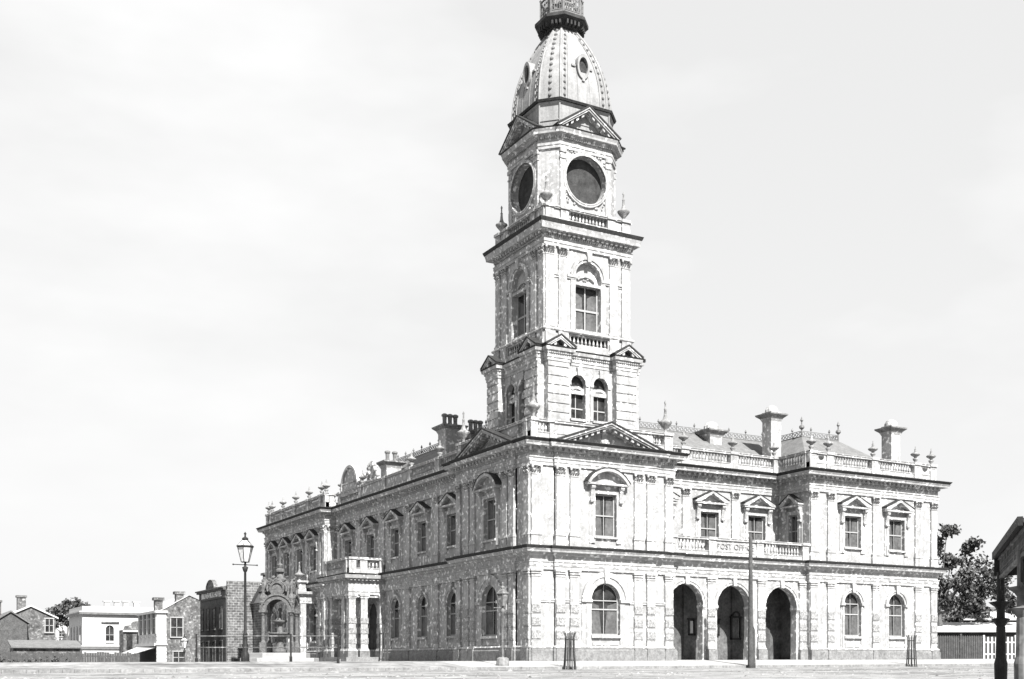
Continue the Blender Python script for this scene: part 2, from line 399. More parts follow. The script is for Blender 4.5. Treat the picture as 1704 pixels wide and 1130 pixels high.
def pil_upper_mesh(w=.6, z0=6.66, z1=11.6, ped=True, n=.11):
    q = MB(); k = w / 2; zb = z0
    if ped: q.nb(-k - .07, k + .07, -.05, n + .05, z0, 7.44); q.nb(-k - .1, k + .1, -.05, n + .09, 7.44, 7.52); zb = 7.52
    q.nb(-k - .06, k + .06, -.05, n + .06, zb, zb + .1); q.nb(-k - .03, k + .03, -.05, n + .03, zb + .1, zb + .18)
    q.nb(-k, k, -.05, n, zb + .18, z1 - .52)
    cap(q, w, z1 - .54, z1, n)
    return q
def pil_lower_mesh(w=.62, n=.11):
    q = MB(); k = w / 2
    q.nb(-k - .07, k + .07, -.05, n + .16, -.9, .74, 1); q.nb(-k - .07, k + .07, -.05, n + .08, .762, .86); q.nb(-k - .03, k + .03, -.05, n + .04, .86, .95)
    q.nb(-k, k, -.05, n, .95, 5.0)
    for z in (1.32, 2.1, 2.88): q.nb(-k + .0, k - .0, n, n + .045, z, z + .47, 2); q.nb(-k - .012, k + .012, -.04, n + .012, z - .09, z - .065, 3)
    q.nb(-k - .03, k + .03, -.05, n + .03, 5.0, 5.06); q.nb(-k - .05, k + .05, -.05, n + .06, 5.16, 5.24); q.nb(-k - .1, k + .1, -.05, n + .11, 5.3, 5.42)
    q.nb(-k, k, -.05, n, 5.06, 5.3)
    return q
pu = pil_upper_mesh().mesh('pilaster', ['trim']); pl = pil_lower_mesh().mesh('pilaster', ['trim', 'blue', 'verm', 'blue'])
def inst(name, me, x, y, rot, z=0, parent=TH):
    o = bpy.data.objects.new(name, me); COL.objects.link(o); o.location = (x, y, z); o.rotation_euler.z = rot; o.parent = parent; return o
for me in (pu, pl):
    for x, nn in ((.34, 0), (1.95, .14), (2.93, .14), (7.6, .14), (8.56, .14), (10.06, 0)): inst('pilaster', me, x, -nn, 0)
    for x in (22.3, 23.87, 28.15, 32.42, 34.06): inst('pilaster', me, x, 0, 0)
    for y, nn in ((.34, 0), (1.95, .12), (2.8, .12), (7.1, .12), (7.95, .12), (9.36, 0)): inst('pilaster', me, -nn, y, -HPI)
    for y in (14.85, 19.75, 24.6, 29.55, 34.3): inst('pilaster', me, 1, y, -HPI)
    for y in (35.35, 36.3, 39.7, 43.4, 47.15, 50.7, 51.55): inst('pilaster', me, 0, y, -HPI)
for x in (13.78, 18.0): inst('pilaster', pu, x, 3.1, 0)
for x in (13.72, 17.95, 21.62): inst('pilaster', pl, x, .35, 0)
inst('pilaster', pu, .45, 35, 0); inst('pilaster', pl, .45, 35, 0)

# windows ----------------------------------------------------------------
def sash(mb, w, z0, z1, arched=False, m=0, n=-.2):
    k = w / 2; zs = z1 - k if arched else z1; t = .07; mid = z0 + (z1 - z0) * .5
    for a, b in ((-k, -k + t), (k - t, k), (-.02, .02)): mb.nb(a, b, n - .04, n, z0, zs if a != -.02 else z1 - .02, m)
    for a, b in ((z0, z0 + .1), (mid - .04, mid + .04)): mb.nb(-k, k, n - .04, n + .012, a, b, m)
    if arched: mb.ring(0, zs, k - t, k, n - .04, n, m=m); mb.nb(-k, k, n - .04, n + .01, zs - .03, zs + .03, m)
    else: mb.nb(-k, k, n - .04, n + .01, z1 - .08, z1, m)
def pane(mb, w, z0, z1, arched, blind=0.45, n=-.26):
    k = w / 2; zs = z1 - k if arched else z1; zb = z0 + (z1 - z0) * blind
    pts = [(-k, zb), (k, zb)] + ([(k * cos(pi * i / 12), zs + k * sin(pi * i / 12)) for i in range(13)] if arched else [(k, z1), (-k, z1)])
    mb.poly([(x, -n, z) for x, z in pts], 0)
    mb.poly([(-k, -n, z0), (k, -n, z0), (k, -n, zb), (-k, -n, zb)], 0)
    if blind > 0:
        r = random.Random(int(w * 100 + z0 * 10))
        for sx in (-1, 1): mb.poly([(sx * k * .95, -n - .008, z0 + .1), (sx * k * .12, -n - .008, z0 + .1), (sx * k * .30, -n - .008, z1 - (k if arched else 0) - .3), (sx * k * .95, -n - .008, z1 - (k if arched else 0) - .1)], 1)
def console(mb, x, z0, z1, w=.24):
    mb.hexa([(x - w / 2, -.10, z0), (x + w / 2, -.10, z0), (x + w / 2, 0, z0), (x - w / 2, 0, z0)], [(x - w / 2, -.34, z1), (x + w / 2, -.34, z1), (x + w / 2, 0, z1), (x - w / 2, 0, z1)])
    mb.tube((x - w / 2 - .02, -.26, z1 - .14), (x + w / 2 + .02, -.26, z1 - .14), .12, .12, 8)
    mb.tube((x - w / 2 - .02, -.15, z0 + .08), (x + w / 2 + .02, -.15, z0 + .08), .09, .09, 8)
def window_up(kind, w=UPW, z0=7.9, z1=10.1, hw=1.32):
    q = MB(); k = w / 2
    for sx in (-1, 1):
        q.nb(*sorted((sx * k, sx * (k + .24))), -.02, .09, z0 - .4, z1 + .24)
        q.nb(*sorted((sx * (k + .24), sx * (k + .42))), -.02, .05, z0 - .4, z1 + .3)
        console(q, sx * (k + .28), z1 - .55, z1 + .5)
    q.nb(-k, k, -.02, .09, z1, z1 + .24)
    q.nb(-k - .1, k + .1, -.25, .16, z0 - .12, z0)          # sill
    zp = z1 + .5
    q.nb(-hw, hw, -.02, .42, zp, zp + .12)
    if kind == 'tri':
        ap = zp + .82; s_ = .15
        q.prism([(-hw * .84, zp + .12), (hw * .84, zp + .12), (0, ap - .12)], -.02, .03)
        for sx in (-1, 1):
            q.prism([(sx * (hw + .08), zp + .12), (sx * (hw + .02), zp + .27), (0, ap + .06), (0, ap - .1), (sx * (hw - .28), zp + .12)], -.02, .46)
            q.prism([(sx * (hw + .10), zp + .28), (sx * (hw + .10), zp + .34), (0, ap + .13), (0, ap + .066)], -.02, .48, 1)
    else:
        # segmental: circle through (+-hw, zp+.12) with rise .85
        ri = .86; R = (hw * hw + ri * ri) / (2 * ri); zc = zp + .12 + ri - R; a = math.asin(hw / R)
        q.prism([(R * .97 * sin(t), max(zp + .12, zc + R * .95 * cos(t))) for t in [-a + 2 * a * i / 12 for i in range(13)]], -.02, .03)
        q.ring(0, zc, R - .14, R + .04, -.02, .46, pi / 2 - a, pi / 2 + a, 12)
        q.ring(0, zc, R + .045, R + .11, -.02, .48, pi / 2 - a, pi / 2 + a, 12, m=1)
    r = q.mesh('window', ['trim', 'gutter'])
    p = MB(); pane(p, w, z0, z1, False); s = MB(); sash(s, w, z0, z1)
    return r, p.mesh('pane', ['glass', 'blind']), s.mesh('sash_frame', ['sash'])
def window_lo(w, z0, crown, rr, sillw=.1):
    q = MB(); k = w / 2; zs = crown - k
    q.ring(0, zs, k, k + rr * .55, -.02, .08); q.ring(0, zs, k + rr * .55, k + rr, -.02, .14)
    q.prism([(-.13, crown - .02), (.13, crown - .02), (.19, crown + rr + .28), (-.19, crown + rr + .28)], -.02, .24)
    for sx in (-1, 1):
        q.nb(*sorted((sx * k, sx * (k + rr * .55))), -.02, .08, .9, zs - .12); q.nb(*sorted((sx * (k + rr * .55), sx * (k + rr))), -.02, .04, .9, zs - .12)
        q.nb(*sorted((sx * (k - .02), sx * (k + rr + .06))), -.02, .18, zs - .12, zs + .06)
    q.nb(-k - .03, k + .03, -.25, .17, z0 - .16, z0)
    q.nb(-k + .1, k - .1, -.02, .04, .95, z0 - .45)
    r = q.mesh('window', ['trim'])
    p = MB(); pane(p, w, z0, crown, True, .4); s = MB(); sash(s, w, z0, crown, True)
    return r, p.mesh('pane', ['glass', 'blind']), s.mesh('sash_frame', ['sash'])
def put_window(ms, x, y, rot, z=0):
    a = inst('window', ms[0], x, y, rot, z)
    for nm, me in (('pane', ms[1]), ('sash_frame', ms[2])):
        o = bpy.data.objects.new(nm, me); COL.objects.link(o); o.parent = a
    return a
WT = window_up('tri'); WS = window_up('seg', z0=7.55, z1=10.15, hw=1.5); WA = window_lo(1.6, 1.72, 4.78, .3); WB = window_lo(2.1, 1.55, 4.72, .68)
put_window(WS, 5.2, -.14, 0); put_window(WB, 5.2, -.14, 0); put_window(WS, -.12, 4.8, -HPI); put_window(WB, -.12, 4.8, -HPI)
for x in CW: put_window(WT, x, 3.1, 0)
for x in WW: put_window(WT, x, 0, 0); put_window(WA, x, 0, 0)
for y in ML:
    put_window(WT, 1, y, -HPI)
    if abs(y - 27.1) > 1: put_window(WA, 1, y, -HPI)
for y in WL: put_window(WT, 0, y, -HPI); put_window(WA, 0, y, -HPI)
WN = window_up('tri', w=.9, hw=.9); put_window(WN, 21.97, 1.55, -HPI)
# portico door
q = MB((1, 27.1), -HPI); q.wall(-1.1, 1.1, -.6, 4.7, [], n=-.3); q.nb(-1.0, -.03, -.28, -.2, -.5, 2.6); q.nb(.03, 1.0, -.28, -.2, -.5, 2.6); q.build('door', 'wood', TH)
# impost bands on the corner block and wall joints
for o_, r_, lst in (((0, 0), 0, ((.66, 1.63, 0), (8.92, 9.74, 0), (2.27, 2.6, .14), (3.25, 3.43, .14), (6.97, 7.28, .14), (7.93, 8.24, .14))), ((0, 9.7), -HPI, ((.66, 1.38, 0), (8.12, 9.03, 0)))):
    for a, b, n_ in lst:
        q = MB(o_, r_); q.nb(a, b, n_ - .02, n_ + .06, 3.48, 3.6); q.nb(a, b, n_ - .02, n_ + .09, 3.6, 3.7); q.build('impost_band', 'trim', TH)

# arcade: archivolts, imposts, porch room ---------------------------------
for x, wd in AR:
    q = MB((0, .35)); k = wd / 2; zs = 4.98 - k
    q.ring(x, zs, k, k + .16, -.02, .06); q.ring(x, zs, k + .16, k + .25, -.02, .1)
    q.prism([(x - .13, 4.9), (x + .13, 4.9), (x + .17, 5.4), (x - .17, 5.4)], -.02, .2)
    q.build('arch', 'trim', TH)
    for sx in (-1, 1):
        q = MB((0, .35)); xa, xb = sorted((x + sx * (k - .05), x + sx * (k + .24)))
        q.nb(xa, xb, -.57, .1, zs - .16, zs); q.nb(xa + .02, xb - .02, -.56, .06, zs - .24, zs - .16)
        q.build('impost', 'trim', TH)
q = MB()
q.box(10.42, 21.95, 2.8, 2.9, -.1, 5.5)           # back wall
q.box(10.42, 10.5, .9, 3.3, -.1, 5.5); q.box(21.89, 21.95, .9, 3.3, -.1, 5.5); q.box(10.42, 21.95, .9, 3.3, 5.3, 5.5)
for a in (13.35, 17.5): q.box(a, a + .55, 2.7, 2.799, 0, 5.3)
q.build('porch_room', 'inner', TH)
q = MB(); q.box(10.3, 21.97, .2, 3.3, -.3, .06); q.build('porch_floor', 'paver', TH)
q = MB(); q.box(10.4, 21.97, -.05, .2, -.3, -.05); q.build('porch_step', 'paver', TH)
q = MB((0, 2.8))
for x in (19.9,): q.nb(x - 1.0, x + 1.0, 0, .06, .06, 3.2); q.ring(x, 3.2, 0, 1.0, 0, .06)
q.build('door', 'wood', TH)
# balcony over the arcade with the lettering
def baluster(mb, x, n, z0, z1, m=0, seg=7):
    h = z1 - z0; r = min(.085, h * .16)
    mb.lathe(x, -n, [(r * .9, z0), (r * .9, z0 + h * .08), (r * .5, z0 + h * .12), (r * 1.05, z0 + h * .3), (r * .85, z0 + h * .45), (r * .42, z0 + h * .72), (r * .42, z0 + h * .84), (r * .9, z0 + h * .9), (r * .9, z1)], seg, m)
def parapet(o, rot, spec, z0, z1, th=.32, n=0.0, base=.55, name='balustrade', cap_=.16, sp=.26, mats=('trim',)):
    q = MB(o, rot)
    a = min(s[1] for s in spec); b = max(s[2] for s in spec)
    q.nb(a, b, n - th, n, z0, z0 + base); q.nb(a, b, n - th - .02, n + .03, z0 + base, z0 + base + .05)
    q.nb(a - .02, b + .02, n - th - .06, n + .08, z1 - cap_, z1 - .04); q.nb(a - .04, b + .04, n - th - .09, n + .12, z1 - .04, z1)
    zl, zh = z0 + base + .05, z1 - cap_
    for t, xa, xb in spec:
        if t == 'P':
            q.nb(xa, xb, n - th - .04, n + .07, z0 + .02, zh); q.nb(xa - .04, xb + .04, n - th - .1, n + .15, z1 - cap_ + .01, z1 + .03)
            q.nb(xa + .14, xb - .14, n + .07, n + .085, zh - .16, zh - .12)
        elif t == 'S': q.nb(xa, xb, n - th + .03, n - .02, zl, zh)
        elif t == 'C':
            q.nb(xa, xb, n - th + .03, n - .02, zl, zh); xc = (xa + xb) / 2
            q.ring(xc, zh - .12, 0.0, .26, n - .02, n + .004, pi, 2 * pi, 10, m=1)
        else:
            k = max(2, int(round((xb - xa) / sp)))
            for i in range(k): baluster(q, xa + (xb - xa) * (i + .5) / k, n - th / 2, zl, zh)
    return q.build(name, ['trim', 'leaddk'], TH)
o = parapet((0, .35), 0, [('P', 10.42, 10.7), ('B', 10.7, 13.1), ('P', 13.3, 13.9), ('S', 13.9, 17.3), ('P', 17.3, 17.9), ('B', 18.1, 21.2), ('P', 21.35, 21.93)], 6.66, 7.98, n=.3, base=.42, name='balcony')
text_mesh('POST OFFICE', .52, .02, 'lettering', 'verm', TH, (15.55, .35 - .3 - .02, 7.44), 0, xs=1.03)
# parapets on the roof
ZP = 14.35
parapet((0, 0), 0, [('P', 0.02, .5), ('B', .55, 1.28), ('P', 1.32, 1.62), ('S', 1.62, 8.9), ('B', 8.95, 9.6), ('P', 9.75, 10.38)], 13.0, ZP, n=-.03)
parapet((0, 9.7), -HPI, [('P', .02, .6), ('B', .65, 1.3), ('S', 1.3, 8.1), ('B', 8.15, 8.9), ('P', 8.95, 9.3)], 13.0, ZP, n=-.03)
parapet((10.4, 0), HPI, [('S', .4, 4)], 13.0, ZP, n=-.03)
parapet((0, 3.1), 0, [('S', 10.42, 10.7), ('B', 10.7, 13.3), ('P', 13.45, 14.1), ('B', 14.25, 17.5), ('P', 17.67, 18.33), ('B', 18.5, 21.5), ('P', 21.55, 22.0)], 13.0, ZP, n=-.03)
parapet((21.97, 3.1), -HPI, [('P', -.3, .1), ('B', .3, 2.2), ('P', 2.45, 2.75)], 13.0, ZP, n=-.03)
parapet((0, 0), 0, [('P', 21.99, 22.6), ('C', 22.6, 23.55), ('P', 23.55, 24.18), ('B', 24.25, 27.6), ('P', 27.83, 28.45), ('B', 28.6, 31.95), ('P', 32.1, 32.75), ('C', 32.75, 33.75), ('P', 33.75, 34.38)], 13.0, ZP, n=-.03)
parapet((34.4, 0), HPI, [('S', .4, 17)], 13.0, ZP, n=-.03)
sp = []; ped = [10.2, 14.85, 19.75, 24.6, 29.55, 34.3]
for i, y in enumerate(ped):
    x = 35 - y; sp.append(('P', x - .3, x + .3))
    if i: sp.append(('B' if i != 4 and i != 3 else 'S', x + .4, 35 - ped[i - 1] - .4))
parapet((1, 35), -HPI, sp + [('S', 24.9, 25.3)], 13.0, ZP, n=-.03, sp=.3)
sp = []; ped2 = [35.3, 36.4, 39.7, 43.4, 47.15, 50.5, 51.6]
for i, y in enumerate(ped2):
    x = 51.9 - y; sp.append(('P', x - .27, x + .27))
    if i: sp.append(('B', x + .3, 51.9 - ped2[i - 1] - .3))
parapet((0, 51.9), -HPI, sp, 13.0, ZP, n=-.03, sp=.3)
parapet((0, 35), 0, [('P', .34, .75), ('B', .75, 1.4)], 13.0, ZP, n=-.03)
# deck behind parapets
q = MB(); q.box(.35, 10.1, .35, 9.4, 12.95, 13.2); q.box(10.1, 22.3, 3.5, 17.6, 12.95, 13.2); q.box(22.31, 34.1, .35, 17.6, 12.95, 13.2); q.box(1.4, 10.09, 9.41, 34.6, 12.95, 13.2); q.box(.35, 13.8, 34.61, 51.6, 12.95, 13.2); q.box(10.1, 13.9, 17.61, 34.6, 12.95, 13.2)
q.build('roof_deck', 'lead', TH)

# pediments ---------------------------------------------------------------
def pediment(o, rot, xc, hw, z0, za, n0, over, name='pediment', th=.26, rel=True, gut=True, parent=TH, mod=.42):
    q = MB(o, rot); r = za - z0; L = math.hypot(hw, r); sl = r / hw
    ih = hw - .5
    q.prism([(xc - ih, z0), (xc + ih, z0), (xc, z0 + ih * sl)], n0 - .5, n0 - .28)
    for sx in (-1, 1):
        def band(t0, t1, na, nb_, m=0):   # band measured perpendicular below the top line
            f = L / hw
            q.prism([(xc, za - t0 * f), (xc, za - t1 * f), (xc + sx * (hw - t1 * L / r), z0), (xc + sx * (hw - t0 * L / r), z0)], na, nb_, m)
        band(0, .1, n0 - .3, n0 + over, 0); band(.1, .2, n0 - .3, n0 + over * .86, 0); band(.2, th + .06, n0 - .5, n0 + over * .3, 0)
        if gut:
            f = L / hw
            q.prism([(xc, za + .09), (xc, za + .004), (xc + sx * (hw - .0), z0 + .004), (xc + sx * (hw + .06), z0 + .09)], n0 - .3, n0 + over + .05, 1)
        k = int(hw / mod)
        for i in range(1, k):
            t = i / k; x = xc + sx * hw * t; zz = za - r * t - .22 * L / hw
            q.prism([(x - .09, zz + .09 * sl * sx), (x + .09, zz - .09 * sl * sx), (x + .09, zz - .17 - .09 * sl * sx), (x - .09, zz - .17 + .09 * sl * sx)], n0, n0 + over * .7)
    if rel:  # shield with scrolls in relief
        zc = z0 + r * .33; e = r * .3
        q.prism([(xc - e * .5, zc + e), (xc + e * .5, zc + e), (xc + e * .55, zc - e * .1), (xc, zc - e * .8), (xc - e * .55, zc - e * .1)], n0 - .28, n0 - .12)
        for sx in (-1, 1):
            q.ring(xc + sx * e * 1.35, zc - e * .1, e * .25, e * .42, n0 - .28, n0 - .14, 0, 2 * pi * .9, 10)
            q.ring(xc + sx * e * 2.2, zc - e * .55, e * .12, e * .28, n0 - .28, n0 - .16, 0, 2 * pi * .8, 8)
            for i in range(5):
                x = xc + sx * e * (.7 + i * .5); q.prism([(x, zc - e * .7), (x + sx * e * .3, zc - e * .72), (x + sx * e * .2, zc - e * (.35 + .05 * i))], n0 - .28, n0 - .16)
    return q.build(name, ['trim', 'gutter'], parent)
pediment((0, 0), 0, 5.26, 4.2, ZC + .005, 14.42, .14, .62)
pediment((0, 9.7), -HPI, 4.9, 4.0, ZC + .005, 14.42, .12, .62)

# urns --------------------------------------------------------------------
def urn_mesh(kind):
    q = MB()
    if kind == 'spire':
        q.lathe(0, 0, [(.16, 0), (.16, .08), (.08, .14), (.12, .3), (.34, .55), (.42, .68), (.42, .76), (.3, .82), (.16, .95), (.1, 1.15), (.07, 1.5), (.1, 1.55), (.05, 1.62), (.045, 1.9), (.08, 1.96), (.02, 2.12)], 12)
    else:
        q.lathe(0, 0, [(.14, 0), (.14, .06), (.07, .1), (.17, .22), (.2, .32), (.1, .36), (.1, .44), (.3, .56), (.36, .64), (.3, .7), (.12, .78), (.07, .9), (.08, .98), (.03, 1.05), (.03, 1.18), (.01, 1.22)], 12)
    return q.mesh('urn', ['oldstone'], True)
US, UD = urn_mesh('spire'), urn_mesh('double')
zt = ZP + .03
for x, y in ((.35, .25), (10.05, .3), (.3, 9.35)): inst('urn', US, x, y, 0, zt)
for x in (22.3, 23.87, 28.15, 32.42, 34.06): inst('urn', UD, x, .18, 0, zt)
for x in (13.78, 18.0, 21.75): inst('urn', UD, x, 3.28, 0, zt)
for y in (14.85, 19.75, 29.55, 34.3): inst('urn', UD, 1.2, y, 0, zt)
for y in (35.3, 36.4, 39.7, 43.4, 47.15, 50.5, 51.6): inst('urn', UD, .18, y, 0, zt)
# curved gable crest on the side parapet and carved crest over the portico
q = MB((1.1, 32.0), -HPI)
q.ring(0, 14.4, 0, 1.75, -.3, 0, 0, pi, 18); q.ring(0, 14.4, 1.75, 1.95, -.4, .18, 0, pi, 18); q.nb(-2.3, 2.3, -.3, .1, 13.9, 14.39)
q.nb(-1.6, 1.6, .0, .1, 14.9, 15.0)
q.build('curved_gable', 'trim', TH)
q = MB((1.0, 27.1), -HPI); rr = random.Random(3)
q.nb(-1.4, 1.4, -.4, .12, 14.36, 14.5); q.prism([(-.5, 15.6), (.5, 15.6), (.55, 15.0), (0, 14.5), (-.55, 15.0)], -.2, .05)
q.taper(0, .1, .45, .15, .3, .1, 15.6, 15.95)
for i in range(26):
    a = pi * rr.random(); d = .5 + .9 * rr.random(); q.ball((cos(a) * d, rr.uniform(-.1, .2), 14.55 + sin(a) * d * .95), rr.uniform(.1, .22), seg=6)
q.build('carved_crest', 'trim', TH)

# roofs ------------------------------------------------------------------
def cresting(mb, a, b, z, m=0):
    a = mathutils.Vector(a); b = mathutils.Vector(b); L = (b - a).length; k = max(2, int(L / .34)); rot = math.atan2(b.y - a.y, b.x - a.x)
    mb.set((a.x, a.y), rot)
    mb.nb(0, L, -.03, .03, z, z + .06, m); mb.nb(0, L, -.02, .02, z + .4, z + .44, m)
    for i in range(k):
        x = L * (i + .5) / k; mb.ring(x, z + .23, .1, .15, -.02, .02, 0, 2 * pi, 8, m=m)
    for i in range(max(2, int(L / 1.6))): x = L * (i + .5) / max(2, int(L / 1.6)); mb.lathe(x, 0, [(.03, z), (.03, z + .5), (.09, z + .6), (.02, z + .78)], 6, m)
    mb.set()
def roof(name, quads, crest):
    q = MB()
    for f in quads: q.poly(f)
    o = q.build('roof', 'slate', TH)
    c = MB()
    for a, b, z in crest: cresting(c, a, b, z)
    c.build('cresting', 'ironlt', o); return o
R1, R2 = 16.75, 16.9
roof('c', [[(10, 4.0, 13.3), (24, 4.0, 13.3), (26.5, 9, R1), (10, 9, R1)], [(10, 14, 13.3), (26, 14, 13.3), (26, 9, R1), (10, 9, R1)], [(10, 4, 13.3), (10, 9, R1), (10, 14, 13.3)]], [((10.2, 9), (26.5, 9), R1)])
roof('w', [[(22.6, .8, 13.3), (34, .8, 13.3), (30.5, 5.9, R1), (26.8, 5.9, R1)], [(34, .8, 13.3), (34, 16, 13.3), (30.5, 12, R1), (30.5, 5.9, R1)], [(22.6, 16, 13.3), (22.6, .8, 13.3), (26.8, 5.9, R1), (26.8, 12, R1)], [(26.8, 5.9, R1), (30.5, 5.9, R1), (30.5, 12, R1), (26.8, 12, R1)]],
     [((26.8, 5.9), (30.5, 5.9), R1), ((26.8, 12), (26.8, 5.9), R1), ((30.5, 5.9), (30.5, 12), R1)])
roof('m', [[(1.9, 33, 13.3), (1.9, 10, 13.3), (5.5, 12, R2), (5.5, 33, R2)], [(9.5, 10, 13.3), (9.5, 33, 13.3), (5.5, 33, R2), (5.5, 12, R2)], [(1.9, 10, 13.3), (9.5, 10, 13.3), (5.5, 12, R2)], [(1.9, 33, 13.3), (5.5, 33, R2), (9.5, 33, 13.3)]], [((5.5, 12), (5.5, 33), R2)])
for x in (26.8, 30.5):
    q = MB(); q.lathe(x, 5.9, [(.05, R1), (.05, R1 + .5), (.2, R1 + .65), (.18, R1 + .8), (.05, R1 + .9), (.05, R1 + 1.1), (.12, R1 + 1.2), (.01, R1 + 1.5)], 8); q.build('finial', 'ironlt', TH)
# chimneys ------------------------------------------------------------------
def chimney(x, y, w, z0, z1, dome=True, pots=0, m='trim', d=None):
    q = MB((x, y)); d = d or w; k = w / 2; e = d / 2
    q.box(-k, k, -e, e, z0, z1 - .8); q.taper(0, 0, k + .06, e + .06, k + .06, e + .06, z0, z0 + .9)
    q.taper(0, 0, k, e, k + .12, e + .12, z1 - .8, z1 - .55); q.taper(0, 0, k + .12, e + .12, k + .36, e + .36, z1 - .55, z1 - .35, 1); q.taper(0, 0, k + .36, e + .36, k + .38, e + .38, z1 - .35, z1 - .25, 1)
    if dome: q.taper(0, 0, k + .02, e + .02, k + .02, e + .02, z1 - .25, z1 - .1); q.lathe(0, 0, [(k + .02, z1 - .1), (k, z1 + .1), (k * .75, z1 + .3), (k * .3, z1 + .42), (.01, z1 + .45)], 14)
    c = q.build('chimney', [m, 'oldstone'], TH)
    for i in range(pots):
        p = MB((x - k + w * (i + .5) / pots, y)); p.lathe(0, 0, [(.17, z1 - .25), (.2, z1 - .2), (.15, z1 + .1), (.17, z1 + .45), (.24, z1 + .5), (.24, z1 + .62), (.12, z1 + .7)], 10); p.build('chimney_pot', 'ironlt', c)
chimney(23.95, 6, .95, 13.2, 18.35); chimney(33.2, 3.2, .95, 13.2, 17.75); chimney(20.1, 8.2, 1.1, 14, 17.15)
chimney(4.2, 19.4, 1.35, 13.2, 17.9, False, 3, d=1.3); chimney(6, 18.7, 1.2, 13.2, 17.5, False, 3, d=1.1); chimney(3.5, 29.0, 1.3, 13.2, 16.6, False, 2, d=1.2)

# portico --------------------------------------------------------------------
PX0, PX1, PY0, PY1 = -2.02, 1.0, 24.3, 29.6
pth = [(PX1, PY1), (PX0, PY1), (PX0, PY0), (PX1, PY0)]
q = MB(); q.box(PX0 + .1, PX1, PY0 + .1, PY1 - .1, 4.9, 6.6)
moulding(q, pth, [(-.3, 5.1), (.0, 5.1), (.0, 5.3), (.04, 5.32), (.04, 5.6), (.02, 5.62), (.02, 6.2), (.15, 6.3), (.42, 6.34), (.5, 6.6), (-.3, 6.65)])
along(q, pth, .3, lambda x: q.nb(x - .07, x + .07, .04, .3, 6.18, 6.3), margin=.1)
pm = q.build('portico', 'trim', TH)
q = MB(); moulding(q, pth, [(.35, 6.652), (.48, 6.63), (.55, 6.7), (.35, 6.74)]); q.build('gutter', 'gutter', pm)
def sq_col(x, y, w=.58):
    q = MB((x, y)); k = w / 2
    q.box(-k - .12, k + .12, -k - .12, k + .12, -1.5, .75, 1); q.taper(0, 0, k + .1, k + .1, k + .04, k + .04, .77, .95)
    q.taper(0, 0, k, k, k * .93, k * .93, .95, 4.75)
    for z in (1.32, 2.1, 2.88): q.box(-k - .035, k + .035, -k - .035, k + .035, z, z + .44, 2)
    q.box(-k, k, -k, k, 4.75, 4.85); q.box(-k - .05, k + .05, -k - .05, k + .05, 4.85, 4.95); q.box(-k - .1, k + .1, -k - .1, k + .1, 4.98, 5.09)
    q.build('column', ['trim', 'blue', 'verm'], pm)
for x, y in ((-1.7, 24.6), (-.72, 24.6), (.85, 24.6), (-1.7, 25.6), (-1.7, 28.3), (-1.7, 29.3)): sq_col(x, y)
q = MB(); q.box(PX0 - .3, PX1, PY0 - .3, PY1 + .3, -1.6, .3); 
for i in range(4): q.box(PX0 - .6 - .3 * i, PX0 - .3 - .3 * i - .0, PY0 + .9, PY1 - .9, -1.6, .14 - .2 * i)
q.build('steps', 'kerb', pm)
o = parapet((0, PY0), 0, [('P', PX0 + .02, PX0 + .6), ('P', -1.1, -.5), ('B', -.4, .5), ('P', .5, .98)], 6.66, 7.95, n=-.0, base=.45); o.parent = pm
o = parapet((PX0, PY1), -HPI, [('P', .02, .6), ('B', .7, 4.6), ('P', 4.7, 4.96)], 6.66, 7.95, n=-.0, base=.45); o.parent = pm
# small side porch on the far wing, with an urn on its cornice
q = MB(); q.box(-1.5, 0, 37.2, 41.2, 5.0, 5.9); pth = [(0, 41.2), (-1.5, 41.2), (-1.5, 37.2), (0, 37.2)]
moulding(q, pth, [(-.2, 5.2), (.04, 5.2), (.05, 5.6), (.35, 5.8), (.4, 6.0), (-.2, 6.05)])
for x, y in ((-1.2, 37.5), (-1.2, 40.9)): q.box(x - .25, x + .25, y - .25, y + .25, -1.5, 5.1)
q.box(-1.3, -.5, 38.4, 40, 6.05, 6.9); q.box(-1.4, -.4, 38.2, 40.2, 6.9, 7.05)
sp_ = q.build('side_porch', 'trim', TH)
o = inst('urn', US, -.9, 39.2, 0, 7.05); o.parent = sp_; o.scale = (1.1, 1.1, .8)

# ---------------------------------------------------------------- tower
TC = (5.6, 5.6)
def face_frame(k, h):
    r = k * HPI; return (TC[0] + h * sin(r), TC[1] - h * cos(r)), r
def sym(plan):      # plan for front face, (x, y) relative to centre, repeated 4x
    r = []
    for k in range(4):
        c, s = cos(k * HPI), sin(k * HPI)
        r += [(TC[0] + x * c - y * s, TC[1] + x * s + y * c) for x, y in plan]
    return r
# stage 1: rusticated base with twin windows
A, B, Pn = 3.3, 1.75, .5
q = MB()
for k in range(4):
    o, r = face_frame(k, A); q.set(o, r)
    q.wall(-A, A, 13.0, 19.5, [(-.83, 1.08, 15.15, 17.9, True), (.83, 1.08, 15.15, 17.9, True)], .35)
    for s_ in (-1, 1):
        xa, xb = sorted((s_ * B, s_ * A))
        q.nb(xa, xb, 0, Pn - .05, 13, 18.5)
        z = 13.1
        while z < 18.3: q.nb(xa + .001, xb - .001, .01, Pn, z, min(18.45, z + .44)); z += .56
st1 = q.build('tower_base', 'stucco', TH)
plan1 = [(-A, -A), (-A, -A - Pn), (-B, -A - Pn), (-B, -A), (B, -A), (B, -A - Pn), (A, -A - Pn)]
q = MB(); p1 = sym(plan1)
moulding(q, p1, [(-.1, 18.45), (.04, 18.45), (.04, 18.62), (.08, 18.64), (.08, 18.85), (.14, 18.9), (.16, 19.02), (.26, 19.04), (.3, 19.22), (-.1, 19.25)], closed=True)
along(q, p1, .16, lambda x: q.nb(x - .045, x + .045, .06, .17, 18.88, 18.98), True, .06)
